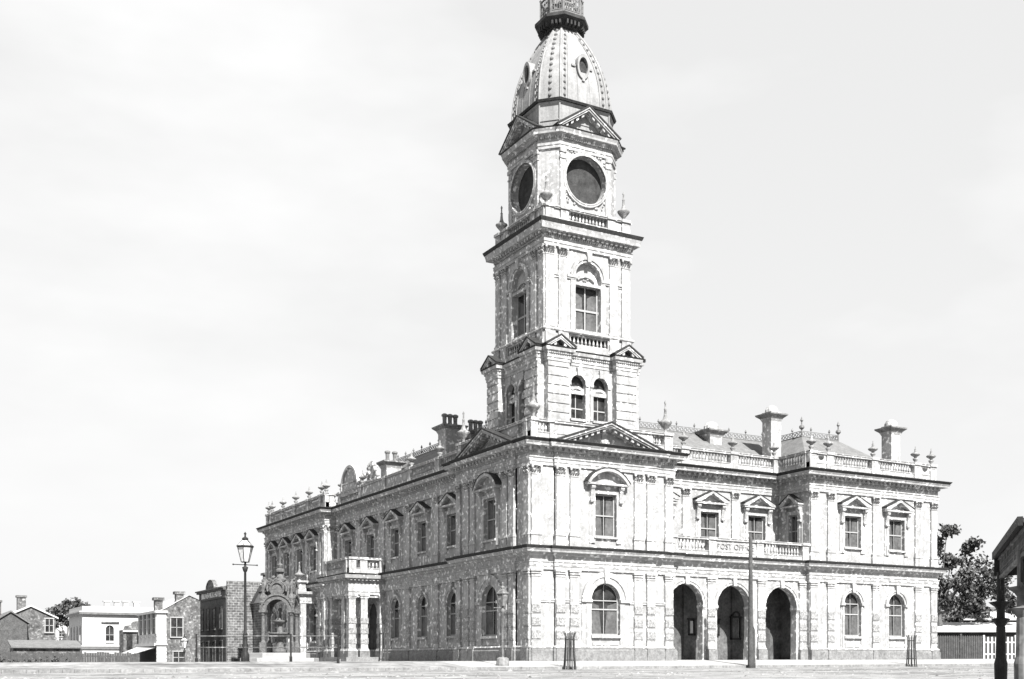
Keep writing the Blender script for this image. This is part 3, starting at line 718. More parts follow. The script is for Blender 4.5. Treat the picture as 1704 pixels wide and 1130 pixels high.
q.build('entablature', 'trim', st1)
q = MB(); moulding(q, p1, [(.1, 19.24), (.3, 19.225), (.35, 19.31), (.1, 19.33)], closed=True); q.build('gutter', 'gutter', st1)
for k in range(4):
    for s_ in (-1, 1):
        o, r = face_frame(k, A + Pn)
        pediment(o, r, s_ * (A + B) / 2, 1.08, 19.33, 20.0, 0, .28, th=.12, rel=False, gut=True, parent=st1, mod=.3)
    o, r = face_frame(k, A)
    for s_ in (-1, 1):
        q = MB(o, r); xc = s_ * .83; kk = .54; zs = 17.36
        q.ring(xc, zs, kk, kk + .2, -.02, .08); q.prism([(xc - .09, 17.85), (xc + .09, 17.85), (xc + .13, 18.35), (xc - .13, 18.35)], 0, .16)
        for t in (-1, 1):
            xa, xb = sorted((xc + t * kk, xc + t * (kk + .22))); q.nb(xa, xb, -.02, .12, zs - .14, zs); q.nb(xa, xb - (.0), -.02, .06, 15.1, zs - .14)
        q.nb(xc - kk - .05, xc + kk + .05, -.3, .14, 15.0, 15.15)
        q.nb(xc - kk, xc + kk, -.28, -.1, 16.72, 16.95); q.ring(xc, 16.5, .55, .72, -.28, -.08, pi * .28, pi * .72, 8)
        q.prism([(xc - kk, 17.0), (xc + kk, 17.0), (xc + kk * .6, 17.2), (xc - kk * .6, 17.2)], -.28, -.16)
        q.poly([(xc - kk, .33, 15.15), (xc + kk, .33, 15.15), (xc + kk, .33, 17.36), (xc - kk, .33, 17.36)], 1)
        q.prism([(xc + kk * cos(pi * i / 10), 17.36 + kk * sin(pi * i / 10)) for i in range(11)], -.34, -.32, 1)
        q.nb(xc - .03, xc + .03, -.32, -.29, 15.15, 16.7, 2); q.nb(xc - kk, xc + kk, -.32, -.285, 15.8, 15.88, 2)
        q.build('window', ['trim', 'glass', 'sash'], st1)
# stage 2
H2 = 3.15
q = MB(); 
for k in range(4):
    o, r = face_frame(k, H2); q.set(o, r)
    q.wall(-H2, H2, 20.55, 26, [(0, 1.9, 20.75, 25.1, True)], .45)
    q.wall(-H2 - .1, H2 + .1, 19.2, 20.6, [(0, 2.9, 19.85, 20.35, False)], .3, n=.1)
    q.nb(-1.4, 1.4, -.42, -.2, 19.85, 20.35, 1)
    q.nb(-H2 - .0, -1.45, .1, .17, 19.3, 19.55); q.nb(1.45, H2 + .0, .1, .17, 19.3, 19.55)
    for i in range(10): baluster(q, -1.3 + 2.6 * i / 9, -.02, 19.85, 20.35)
    for x in (-2.85, -1.9, 1.9, 2.85): q.nb(x - .36, x + .36, .1, .2, 19.4, 20.5)
st2 = q.build('tower_shaft', ['stucco', 'leaddk'], TH)
q = MB(); sq = sym([(-H2, -H2)])
moulding(q, sq, [(-.1, 20.45), (.2, 20.45), (.26, 20.52), (.26, 20.6), (.12, 20.7), (-.1, 20.72)], closed=True)
q.build('pedestal_cap', 'trim', st2); q = MB()
moulding(q, sq, [(-.1, 25.75), (.12, 25.75), (.12, 25.92), (.16, 25.94), (.16, 26.13), (.2, 26.16), (.1, 26.2), (.1, 26.45), (.26, 26.5), (.26, 26.58), (.52, 26.6), (.54, 26.75), (.6, 26.98), (-.1, 27.0)], closed=True)
along(q, sq, .36, lambda x: q.nb(x - .08, x + .08, .22, .36, 26.42, 26.59), True, .15)
along(q, sq, .16, lambda x: q.nb(x - .045, x + .045, .1, .22, 26.3, 26.4), True, .05)
q.build('entablature', 'trim', st2)
q = MB(); moulding(q, sq, [(.3, 27.0), (.62, 26.985), (.7, 27.2), (.3, 27.22)], closed=True); q.build('gutter', 'gutter', st2)
pt = pil_upper_mesh(.6, 20.71, 25.75, False, .1).mesh('pilaster', ['trim'])
for k in range(4):
    o, r = face_frame(k, H2)
    for x in (-2.85, -1.9, 1.9, 2.85):
        inst('pilaster', pt, o[0] + x * cos(r), o[1] + x * sin(r), r, 0, st2)
    q = MB(o, r); zs = 24.15
    q.ring(0, zs, .95, 1.12, -.02, .08); q.ring(0, zs, 1.12, 1.32, -.02, .15)
    q.prism([(-.13, 25.1), (.13, 25.1), (.2, 25.76), (-.2, 25.76)], 0, .24)
    for s_ in (-1, 1):
        xa, xb = sorted((s_ * .95, s_ * 1.58)); q.nb(xa, xb, -.02, .14, zs - .16, zs); q.nb(xa, xb, -.02, .09, zs - .26, zs - .16)
        xa, xb = sorted((s_ * .95, s_ * 1.3)); q.nb(xa, xb, -.02, .07, 20.72, zs - .26)
        xa, xb = sorted((s_ * 2.2, s_ * 2.55)); q.nb(xa, xb, -.02, .07, zs - .16, zs); q.nb(xa, xb, -.02, .05, zs - .3, zs - .24)
    q.prism([(.95 * cos(pi * i / 14), zs + .95 * sin(pi * i / 14)) for i in range(15)] + [(-.95, 23.72), (.95, 23.72)], -.44, -.3)
    q.nb(-.95, .95, -.42, .02, 23.62, 23.8); q.ring(0, 23.4, .84, .96, -.3, -.16, pi * .25, pi * .75, 10)
    for i in range(9): q.ball((-.6 + i * .15, .26, 23.98 + .12 * sin(i * 1.3) + .15), .07, seg=6)
    q.poly([(-.95, .4, 20.75), (.95, .4, 20.75), (.95, .4, 23.7), (-.95, .4, 23.7)], 1)
    for s_ in (-1, 1):
        q.poly([(s_ * .9, .395, 20.8), (s_ * .1, .395, 20.8), (s_ * .2, .395, 23), (s_ * .9, .395, 23.4)], 3)
    for x in (-.9, 0, .9): q.nb(x - .045, x + .045, -.39, -.34, 20.75, 23.62, 2)
    q.nb(-.95, .95, -.39, -.33, 22.1, 22.22, 2); q.nb(-1.0, 1.0, -.4, .16, 20.66, 20.78)
    q.build('window', ['trim', 'glass', 'sash', 'blind'], st2)
# balustrade walk with urns
H3 = 3.15
st3 = MB()
for k in range(4):
    o, r = face_frame(k, H3); st3.set(o, r)
    q = st3
    q.nb(-H3, H3, -.3, .03, 27.1, 27.5); q.nb(-H3 - .04, H3 + .04, -.32, .06, 27.5, 27.56); q.nb(-H3 - .08, H3 + .08, -.38, .1, 28.12, 28.2); q.nb(-H3 - .12, H3 + .12, -.4, .15, 28.2, 28.27)
    for x in (-2.85, -1.75, 1.75, 2.85):
        q.nb(x - .29, x + .29, -.34, .1, 27.12, 28.13); q.nb(x - .34, x + .34, -.4, .19, 28.13, 28.3); q.nb(x - .15, x + .15, .1, .115, 27.98, 28.02)
    for i in range(11): baluster(q, -1.25 + 2.5 * i / 10, -.15, 27.56, 28.12)
    for s_ in (-1, 1): q.nb(*sorted((s_ * 2.05, s_ * 2.55)), -.28, 0, 27.56, 28.12)
st3 = st3.build('tower_balustrade', ['trim'], TH)
for sx in (-1, 1):
    for sy in (-1, 1): o = inst('urn', US, TC[0] + sx * 2.9, TC[1] + sy * 2.9, 0, 28.3, st3); o.scale = (.95, .95, .92)
# clock stage
HC, CC = 2.85, 1.9
octp = lambda h, c: sym([(-c, -h), (c, -h)])
q = MB()
for k in range(4):
    o, r = face_frame(k, HC); q.set(o, r)
    # square panel round a circular opening
    n_ = 32; R_ = 1.5; zc = 30.4
    def edge(a):
        c_, s_ = cos(a), sin(a); m_ = max(abs(c_) / CC, abs(s_) / 1.75); return (c_ / m_, zc + s_ / m_)
    for i in range(n_):
        a, b = 2 * pi * i / n_ + pi / 32 * 0, 2 * pi * (i + 1) / n_
        e0, e1 = edge(a), edge(b); c0, c1 = (R_ * cos(a), zc + R_ * sin(a)), (R_ * cos(b), zc + R_ * sin(b))
        q.poly([(e0[0], 0, e0[1]), (e1[0], 0, e1[1]), (c1[0], 0, c1[1]), (c0[0], 0, c0[1])])
        q.poly([(c0[0], 0, c0[1]), (c1[0], 0, c1[1]), (c1[0], .5, c1[1]), (c0[0], .5, c0[1])])
    q.poly([(-CC, 0, 27), (CC, 0, 27), (CC, 0, 28.65), (-CC, 0, 28.65)]); q.poly([(-CC, 0, 32.15), (CC, 0, 32.15), (CC, 0, 33), (-CC, 0, 33)])
    for s_ in (-1, 1): q.nb(*sorted((s_ * (CC - .42), s_ * CC)), -.02, .09, 27, 32.1)
    for s_ in (-1, 1):
        q.nb(*sorted((s_ * (CC - .44), s_ * (CC + .04))), -.02, .14, 31.45, 31.55); q.nb(*sorted((s_ * (CC - .44), s_ * (CC + .04))), -.02, .16, 31.85, 32.1)
        q.nb(*sorted((s_ * (CC - .46), s_ * (CC + .04))), -.02, .15, 28.3, 28.45)
    # chamfer
    c_, s_ = cos(r), sin(r)
    q.set(TC, r)
    q.poly([(CC, -HC, 27), (HC, -CC, 27), (HC, -CC, 33), (CC, -HC, 33)])
st4 = q.build('clock_stage', 'stucco', TH)
for k in range(4):
    o, r = face_frame(k, HC)
    q = MB(o, r); q.ring(0, 30.4, 1.5, 1.7, -.1, .13, 0, 2 * pi, 36); q.ring(0, 30.4, 1.5, 1.58, -.2, .16, 0, 2 * pi, 36)
    rr = random.Random(5)
    for sx in (-1, 1):      # leafy spandrels
        for sz in (-1, 1):
            for i in range(11):
                a = rr.uniform(.35, 1.2); d = rr.uniform(1.85, 2.1)
                x = min(1.42, d * cos(a)); z = min(1.62, d * sin(a)); q.ball((sx * x, -.02, 30.4 + sz * z), rr.uniform(.05, .1), seg=5)
    q.build('clock_surround', 'trim', st4)
    q = MB(o, r); q.disc(0, 30.4, 1.5, -.5, -.44, 32); q.build('clock_dial', 'ironlt' if False else 'leaddk', st4)
q = MB(); oc = octp(HC, CC)
ENT4 = [(-.1, 32.1), (.1, 32.1), (.1, 32.28), (.14, 32.3), (.14, 32.45), (.06, 32.5), (.06, 32.75), (.2, 32.82), (.24, 32.9), (.46, 32.93), (.48, 33.05), (.55, 33.2), (-.1, 33.22)]
moulding(q, oc, ENT4, closed=True); along(q, oc, .15, lambda x: q.nb(x - .045, x + .045, .1, .24, 32.7, 32.82), True, .05)
q.build('entablature', 'trim', st4)
q = MB(); moulding(q, oc, [(.3, 33.205), (.55, 33.205), (.6, 33.28), (.3, 33.3)], closed=True); q.build('gutter', 'gutter', st4)
for k in range(4):
    o, r = face_frame(k, HC); pediment(o, r, 0, 2.35, 33.3, 34.9, .0, .52, th=.24, rel=False, parent=st4, mod=.36)
# attic and dome
q = MB(); moulding(q, octp(2.75, 1.83), [(-.2, 33.2), (0, 33.2), (0, 33.9), (.05, 33.92), (.05, 34), (0, 34.02), (0, 34.9), (.1, 35.0), (.1, 35.1), (-.2, 35.12)], closed=True)
for (x, y) in octp(2.78, 1.85): q.lathe(x, y, [(.05, 33.3), (.05, 35)], 6)
q.build('attic', 'lead', TH)
q = MB(); moulding(q, octp(2.75, 1.83), [(0, 35.1), (.2, 35.1), (.26, 35.24), (-.2, 35.28)], closed=True); q.build('gutter', 'gutter', TH)
prof = [(35.2, 2.72), (35.9, 2.7), (36.7, 2.62), (37.5, 2.47), (38.3, 2.23), (39.0, 1.95), (39.6, 1.66), (40.2, 1.33), (40.7, 1.0), (40.98, .82)]
def hz(z):
    for (za, a), (zb, b) in zip(prof, prof[1:]):
        if za <= z <= zb: return a + (b - a) * (z - za) / (zb - za)
    return prof[-1][1]
q = MB(); fine = [35.2 + (40.98 - 35.2) * i / 22 for i in range(23)]
rings = []
def cf(h): return h * .64
for z in fine:
    h = hz(z); rings.append([q.P(x, y, z) for x, y in octp(h, cf(h))])
for a, b in zip(rings, rings[1:]):
    for k in range(8): j = (k + 1) % 8; q.face((a[k], a[j], b[j], b[k]))
# vertical roll seams on the panels
for k in range(4):
    o, r = TC, k * HPI; q.set(o, r)
    for x in (-.5, -.17, .17, .5):
        for za, zb in zip(fine[:12], fine[1:13]): q.tube((x * hz(za), -hz(za) - .01, za), (x * hz(zb), -hz(zb) - .01, zb), .02, .02, 4)
q.set()
dome = q.build('dome', 'lead', TH)
for k8 in range(8):
    q = MB(); k = k8 // 2; sx = -1 if k8 % 2 == 0 else 1
    for za, zb in zip(fine, fine[1:]):
        a = octp(hz(za), cf(hz(za)))[k8]; b = octp(hz(zb), cf(hz(zb)))[k8]
        q.tube((a[0], a[1], za), (b[0], b[1], zb), .085, .085, 6)
    q.set(TC, k * HPI)
    for za, zb in zip(fine[:-4], fine[1:-3]):
        a, b = hz(za), hz(zb); q.tube((sx * (cf(a) - .52 * (a / 2.7) ** .3), -a - .02, za), (sx * (cf(b) - .52 * (b / 2.7) ** .3), -b - .02, zb), .035, .035, 5)
    z = 35.6
    while z < 40.8:
        h = hz(z); c = cf(h); q.ball((sx * (c - .28), -h - .015, z), .1, 1, 6)
        if sx > 0: m_ = (h + c) / 2 + .01; q.ball((m_, -m_, z), .12, 1, 6)
        z += .42
    for za, zb in zip(fine[1:-1], fine[2:]):
        a, b = hz(za), hz(zb); q.tube((sx * (cf(a) - .28), -a - .01, za), (sx * (cf(b) - .28), -b - .01, zb), .03, .03, 4)
        if sx > 0: ma, mb_ = (a + cf(a)) / 2, (b + cf(b)) / 2; q.tube((ma, -ma, za), (mb_, -mb_, zb), .03, .03, 4)
    q.build('rib', ['lead', 'ironlt'], dome)
for k in range(4):   # oval dormer windows
    q = MB(TC, k * HPI); z0_ = 37.75; ez = 1.75; n0 = hz(39.4)
    q.ring(0, z0_, .33, .46, hz(z0_ + .8) - .3, hz(z0_ - .5) + .16, 0, 2 * pi, 22, ez=ez); q.disc(0, z0_, .34, hz(z0_) - .2, hz(z0_ - .4) - .02, 22, m=1, ez=ez)
    for s_ in (-1, 1): q.nb(*sorted((s_ * .5, s_ * .78)), hz(z0_) - .1, hz(z0_) + .12, z0_ - .05, z0_ + .06)
    q.nb(-.1, .1, hz(z0_) - .1, hz(z0_) + .3, z0_ - .95, z0_ - .75)
    q.build('oval_window', ['lead', 'leaddk'], dome)
# lantern with gallery
oo = lambda h: octp(h, h * .52)
q = MB(); moulding(q, oo(.9), [(-.1, 40.9), (.1, 40.95), (.2, 41.1), (.52, 41.3), (.7, 41.42), (.7, 41.62), (.5, 41.7), (-.1, 41.72)], closed=True); q.face([q.P(x, y, 41.72) for x, y in oo(1.0)])
along(q, oo(.9), .25, lambda x: q.nb(x - .06, x + .06, .15, .55, 41.0, 41.3), True, .05)
lan = q.build('lantern_gallery', 'leaddk', TH)
q = MB(); pr = oo(1.22)
moulding(q, pr, [(-.05, 43.0), (.05, 43.0), (.05, 43.07), (-.05, 43.07)], closed=True); moulding(q, pr, [(-.04, 41.95), (.04, 41.95), (.04, 42.0), (-.04, 42.0)], closed=True); moulding(q, pr, [(-.06, 41.72), (.06, 41.72), (.06, 41.9), (-.06, 41.9)], closed=True)
for x, y in pr: q.lathe(x, y, [(.07, 41.7), (.07, 43.1), (.1, 43.15), (.01, 43.3)], 6)
along(q, pr, .17, lambda x: q.lathe(x, 0, [(.022, 41.9), (.022, 43.0)], 4), True, .1)
along(q, pr, .34, lambda x: (q.ring(x, 42.3, .08, .12, -.02, .02, 0, 2 * pi, 8), q.ring(x, 42.7, .05, .08, -.02, .02, 0, 2 * pi, 8)), True, .17)
q.build('railing', 'ironlt', lan)
q = MB(); lp = oo(.82); q.face([q.P(x, y, 41.73) for x, y in lp])
moulding(q, lp, [(-.2, 41.7), (0, 41.7), (0, 42.5), (.05, 42.55), (0, 42.6), (0, 45.0), (.15, 45.1), (.2, 45.3), (-.2, 45.35)], closed=True)
q.lathe(TC[0], TC[1], [(.9, 45.3), (.85, 45.7), (.6, 46.2), (.25, 46.5), (.1, 46.8), (.1, 47.6), (.2, 47.8), (.02, 48.6)], 8, a0=pi / 8)
for x, y in lp: q.lathe(x, y, [(.08, 41.7), (.08, 45.1)], 6)
for k in range(4):
    q.set((TC[0] + .82 * sin(k * HPI), TC[1] - .82 * cos(k * HPI)), k * HPI); q.nb(-.25, .25, .0, .012, 42.8, 44.6, 1); q.ring(0, 44.6, 0, .25, 0, .012, m=1)
q.build('lantern', ['lead', 'leaddk'], lan)

# ---------------------------------------------------------------- notice boards in the arcade
def notice(x, w, z0, z1, label, arched=False):
    e = empty('notice_board', (x - .28, 2.8, (z0 + z1) / 2)); tag(e, label, 'notice board', 'notice boards in the arcade')
    h = (z1 - z0) / 2
    q = MB(); k = w / 2
    for a, b in ((-k, -k + .12), (k - .12, k)): q.nb(a, b, .004, .12, -h, h)
    q.nb(-k, k, .004, .12, -h, -h + .1); q.nb(-k - .05, k + .05, .004, .16, h, h + .1); q.nb(-k + .1, k - .1, .004, .03, -h + .1, h)
    if arched: q.ring(0, h + .1, k * .55, k * .8, .004, .14)
    q.build('frame', 'iron', e)
    q = MB(); q.nb(-k + .16, k - .16, .03, .045, -h + .14, h - .08); q.build('notice_sheet', 'paper', e)
notice(13.85 + .45, .62, 1.7, 2.75, 'narrow dark framed notice board seen through the left arch of the arcade')
notice(16.35, .62, 1.7, 2.75, 'narrow dark framed notice board at the left side of the middle arch')
notice(18.1, .9, 1.45, 2.95, 'largest notice board with arched top, seen through the middle arch beside the pole', True)

# loose stones and clods on the dirt road
q = MB(); rr = random.Random(11)
for i in range(1500):
    x = rr.uniform(-30, 45); y = rr.uniform(-32, -4.6) if rr.random() < .8 else rr.gauss(-12, 1.2); z = gz(x, y); r = rr.uniform(.03, .11); h = r * rr.uniform(.4, .8)
    a = rr.uniform(0, pi); c_, s_ = cos(a) * r * 1.5, sin(a) * r * 1.5
    t = [q.P(x + c_, y + s_, z - .01), q.P(x - s_ * .7, y + c_ * .7, z - .01), q.P(x - c_, y - s_, z - .01), q.P(x + s_ * .7, y - c_ * .7, z - .01), q.P(x, y, z + h)]
    for k in range(4): q.face((t[k], t[(k + 1) % 4], t[4]))
tag(q.build('gravel', 'grass'), kind='stuff')
# ---------------------------------------------------------------- street things
def lamp(x, y, z0, H, label, group=None, s=1.0, name='street_lamp', ladder=True):
    e = empty(name, (x, y, z0)); tag(e, label, 'street lamp', group)
    hh = H
    q = MB(); w_ = .22 if H > 5 else .1
    q.lathe(0, 0, [(w_ * s, -.3), (w_ * s, .5 * s), (w_ * .73 * s, .6 * s), (w_ * .6 * s, .65 * s), (w_ * .8 * s, 1.0 * s), (w_ * .5 * s, 1.1 * s), (w_ * .41 * s, 1.5 * s), (w_ * .6 * s, 1.56 * s), (w_ * .36 * s, 1.62 * s), (.06 * s, hh - 2.0 * s), (.1 * s, hh - 1.95 * s), (.16 * s, hh - 1.75 * s), (.06 * s, hh - 1.7 * s), (.05 * s, hh - 1.5 * s)], 12)
    q.lathe(0, 0, [(.3 * s, -.3), (.3 * s, .12 * s), (.22 * s, .2 * s)], 8)
    q.build('post', 'iron', e, True)
    if ladder:
        q = MB(); q.tube((-.62 * s, 0, hh - 1.62 * s), (.62 * s, 0, hh - 1.62 * s), .025 * s); q.ball((-.62 * s, 0, hh - 1.62 * s), .045 * s, seg=6); q.ball((.62 * s, 0, hh - 1.62 * s), .045 * s, seg=6); q.build('ladder_bar', 'iron', e)
    b = hh - 1.5 * s
    q = MB(); 
    q.lathe(0, 0, [(.2 * s, b), (.22 * s, b + .04)], 6)
    for k in range(6):
        a = k * pi / 3; q.tube((.2 * s * cos(a), .2 * s * sin(a), b), (.4 * s * cos(a), .4 * s * sin(a), b + .78 * s), .018 * s, seg=5)
    q.lathe(0, 0, [(.4 * s, b + .76 * s), (.46 * s, b + .8 * s), (.44 * s, b + .86 * s)], 6)
    for k in range(6):
        a = k * pi / 3; q.tube((.4 * s * cos(a), .4 * s * sin(a), b + .84 * s), (.13 * s * cos(a), .13 * s * sin(a), b + 1.15 * s), .018 * s, seg=5)
    q.lathe(0, 0, [(.14 * s, b + 1.13 * s), (.17 * s, b + 1.2 * s), (.14 * s, b + 1.26 * s), (.05 * s, b + 1.3 * s), (.04 * s, b + 1.42 * s), (.08 * s, b + 1.46 * s), (.01, b + 1.56 * s)], 8)
    ln = q.build('lantern', 'iron', e)
    q = MB(); q.lathe(0, 0, [(.19 * s, b + .03), (.385 * s, b + .77 * s)], 6, cap=False); q.lathe(0, 0, [(.39 * s, b + .86 * s), (.13 * s, b + 1.13 * s)], 6, cap=False); q.build('glass', 'lampglass', ln)
    return e
lamp(-15.25, 6.19, pav(-15.25, 6.19), 7.3 - pav(-15.25, 6.19), 'tall black street lamp with six sided glass lantern beside the fountain', s=1.12)
lamp(-10.19, 42.3, -1.0, 3.3, 'short distant street lamp standing in front of the gabled brick house', s=.8, ladder=False)

def guard(px_x, y, H, label, trunk=True):
    z0 = gz(px_x, y)
    e = empty('tree_guard', (px_x, y, z0)); tag(e, label, 'tree guard', 'timber tree guards along the kerb')
    for k in range(10):
        a = 2 * pi * k / 10 + .2
        q = MB()
        pts = [(.36, -.05), (.30, .6), (.26, 1.3), (.25, H - .25), (.33, H)]
        for (r0, za), (r1, zb) in zip(pts, pts[1:]): q.tube((r0 * cos(a), r0 * sin(a), za), (r1 * cos(a), r1 * sin(a), zb), .028, .028, 5)
        q.build('picket', 'wood', e)
    for z, r_ in ((.5, .31), (H - .4, .25)):
        q = MB(); q.lathe(0, 0, [(r_, z), (r_ + .02, z), (r_ + .02, z + .05), (r_, z + .05), (r_, z)], 14, cap=False); q.build('hoop', 'iron', e)
    if trunk:
        rr = random.Random(int(px_x * 10)); q = MB(); p = (0, 0, -.1)
        for i in range(6):
            n_ = (p[0] + rr.uniform(-.04, .04), p[1] + rr.uniform(-.04, .04), p[2] + (H + .45) / 6); q.tube(p, n_, .045 - .005 * i, .04 - .005 * i, 5); p = n_
        q.build('sapling', 'bark', e)
guard(-.1, -4.55, 2.05, 'timber tree guard before the big arched window under the clock tower')
guard(26.85, -4.45, 2.1, 'timber tree guard at the kerb before the right wing, nearest the picket fence')
guard(-4.0, 12.7, 2.6, 'timber tree guard beside the projecting side portico on the shaded side')
# timber pole
q = MB(); x, y = 12.9, -4.5; z0 = gz(x, y)
q.lathe(0, 0, [(.2, -.3), (.18, .3), (.15, 2.5), (.13, 5), (.11, 7.95), (.07, 8.0)], 14)
q.lathe(.34, .1, [(.12, -.3), (.1, .4), (.08, 2.3), (.05, 2.4)], 10)
q.tube((.2, .05, 1.6), (.42, .1, 1.7), .04); q.tube((.2, .05, 2.6), (.42, .1, 2.25), .03)
po = q.build('timber_pole', 'wood', None, True); po.location = (x, y, z0); tag(po, 'tall bare weathered timber pole standing on the kerb before the post office arcade', 'pole')
# slim lamp set in a stone block at the street corner
lz = pav(-3.6, -3.2)
e = lamp(-3.6, -3.2, lz, 4.55, 'slim pale street lamp rising from a round stone block at the corner pavement', ladder=True, s=.85)
for o_ in e.children_recursive:
    o_.data.materials[0] = M['ironlt' if not o_.name.startswith('glass') else 'grey']
q = MB(); q.lathe(0, 0, [(.34, -.05), (.36, .1), (.33, .4), (.2, .46)], 12); q.build('stone_block', 'kerb', e)

# hitching rail -------------------------------------------------------------
a = mathutils.Vector((-18.9, 2.6)); b = mathutils.Vector((-12.4, -1.2))
e = empty('hitching_rail', (a.x, a.y, 0)); tag(e, 'two bar iron rail on short posts in front of the fountain', 'railing')
L = (b - a).length; rot = math.atan2(b.y - a.y, b.x - a.x)
for i in range(4):
    t = i / 3; p = a.lerp(b, t); z = pav(p.x, p.y) if p.y > -4 else gz(p.x, p.y)
    q = MB(); q.lathe(p.x - a.x, p.y - a.y, [(.08, z - .2), (.08, z + .25), (.05, z + .3), (.045, 1.36), (.06, 1.38), (.02, 1.42)], 8); q.build('post', 'iron', e)
for z in (.7, 1.3):
    q = MB(); q.tube((0, 0, z), (b.x - a.x, b.y - a.y, z), .028, .028, 6); q.build('rail', 'grey', e)

# fountain --------------------------------------------------------------------
FX, FY = -10.4, 14.94; fz = pav(FX, FY)
e = empty('drinking_fountain', (FX, FY, fz), radians(-29)); tag(e, 'ornate granite drinking fountain with arched canopy beside the tall street lamp', 'fountain')
B0 = -fz
q = MB()
for i, (r_, h_) in enumerate(((3.2, .3), (2.6, .62), (2.0, .95))): q.lathe(0, 0, [(r_, -.2), (r_, h_), (r_ - .06, h_ + .02)], 8, a0=pi / 8)
q.build('stepped_base', 'paver', e)
zb = .95
for sx in (-1, 1):
    for sy in (-1, 1):
        q = MB(); x, y = sx * .92, sy * .92
        q.box(x - .2, x + .2, y - .2, y + .2, zb, zb + .7); q.lathe(x, y, [(.17, zb + .7), (.12, zb + .8), (.11, zb + 2.4), (.17, zb + 2.5), (.2, zb + 2.65)], 10); q.box(x - .24, x + .24, y - .24, y + .24, zb + 2.65, zb + 2.8)
        q.lathe(x, y, [(.2, zb + 2.8), (.1, zb + 3.1), (.2, zb + 3.4), (.24, zb + 3.6), (.1, zb + 3.9), (.05, zb + 4.3), (.01, zb + 4.5)], 8)
        q.build('column', 'granite', e)
q = MB()
for k in range(4):
    q.set((.92 * sin(k * HPI), -.92 * cos(k * HPI)), k * HPI)
    q.ring(0, zb + 2.8, .7, .98, -.12, .12, 0, pi, 18); q.ring(0, zb + 2.8, .96, 1.08, -.16, .2, 0, pi, 18)
    q.ring(0, zb + 4.2, .36, .5, -.12, .16, 0, 2 * pi, 18); q.ring(0, zb + 4.2, .56, .68, -.12, .12, -.3, pi + .3, 16); q.disc(0, zb + 4.2, .36, -.08, .06, 18)
    q.prism([(-.55, zb + 3.6), (.55, zb + 3.6), (.3, zb + 4.0), (-.3, zb + 4.0)], -.1, .1)
    rr = random.Random(k)
    for i in range(16):
        a_ = rr.uniform(.1, pi - .1); d_ = rr.uniform(.5, .75); q.ball((cos(a_) * d_ * 1.05, -.1, zb + 4.2 + sin(a_) * d_ * 1.05 - .0), rr.uniform(.06, .12), seg=5)
    for s_ in (-1, 1): q.ring(s_ * .82, zb + 3.6, .1, .22, -.1, .14, 0, 2 * pi, 10); q.ring(s_ * 1.0, zb + 3.3, .05, .14, -.1, .14, 0, 2 * pi, 8)
q.set(); q.lathe(0, 0, [(.9, zb + 3.7), (.8, zb + 4.3), (.5, zb + 4.8), (.25, zb + 5.0), (.15, zb + 5.2), (.3, zb + 5.35), (.3, zb + 5.5), (.12, zb + 5.6), (.2, zb + 5.8), (.05, zb + 5.95), (.01, zb + 6.3)], 12)
q.build('canopy', 'granite', e)
q = MB(); q.lathe(0, 0, [(.5, zb), (.45, zb + .2), (.25, zb + .3), (.22, zb + .9), (.35, zb + 1.0), (.75, zb + 1.25), (.8, zb + 1.35), (.7, zb + 1.3), (.2, zb + 1.2), (.16, zb + 1.8), (.2, zb + 1.9), (.45, zb + 2.05), (.5, zb + 2.15), (.1, zb + 2.2), (.08, zb + 2.7), (.15, zb + 2.9), (.01, zb + 3.0)], 16); q.build('basin', 'granite', e, True)

# ---------------------------------------------------------------- background buildings, left
def house_win(q, x, z0, z1, w, arched=False, sill=True, fm=2):
    q.nb(x - w / 2 - .1, x - w / 2, .002, .07, z0, z1, fm); q.nb(x + w / 2, x + w / 2 + .1, .002, .07, z0, z1, fm); q.nb(x - w / 2 - .14, x + w / 2 + .14, .002, .1, z1, z1 + .12, fm); q.nb(x - w / 2 - .12, x + w / 2 + .12, .002, .16, z0 - .12, z0, fm)
    q.nb(x - w / 2, x + w / 2, .002, .02, z0, z1, 1)
    q.nb(x - .03, x + .03, .02, .05, z0, z1, fm); q.nb(x - w / 2, x + w / 2, .02, .05, (z0 + z1) / 2 - .03, (z0 + z1) / 2 + .03, fm)
def put_win(o, rot, x, z0, z1, w, parent, fm='sash'):
    q = MB(o, rot); house_win(q, x, z0, z1, w); q.build('window', ['glass', 'glass', fm], parent)
# brick hotel: dark street facade faces -X, brick gable end faces -Y
hx, hy = -.2, 65.33
hotel = empty('brick_hotel', (hx, hy, -1.0)); hotel.location = (0, 0, 0); tag(hotel, 'three bay brick hotel with a dark lettered parapet just left of the tall street lamp', 'hotel')
q = MB(); q.box(hx, hx + 9, hy, hy + 11.7, -1.4, 8.0); q.build('wall', 'brick', hotel)
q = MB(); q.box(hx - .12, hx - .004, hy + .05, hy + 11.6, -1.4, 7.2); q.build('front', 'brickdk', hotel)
q = MB((hx - .12, hy + 11.65), -HPI)
q.nb(0, 11.6, 0, .12, 6.9, 7.1); q.nb(-.2, 11.6, 0, .45, 7.95, 8.1); q.nb(-.1, 11.6, 0, .3, 7.75, 7.95); q.nb(0, 11.6, -.2, .02, 7.1, 7.75)
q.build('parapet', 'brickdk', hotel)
q = MB((hx, hy + 7), -HPI); q.ring(0, 8.1, 0, 1.7, -.3, 0, 0, pi, 14, ez=.62); q.ring(0, 8.1, 1.7, 1.85, -.35, .1, 0, pi, 14, ez=.62); q.build('curved_crest', 'grey', hotel)
q = MB(); q.box(hx, hx + 8, hy, hy + .3, 8, 8.7); q.box(hx, hx + 8, hy + .3, hy + 11, 8.0, 8.2); q.build('roof', 'brick', hotel)
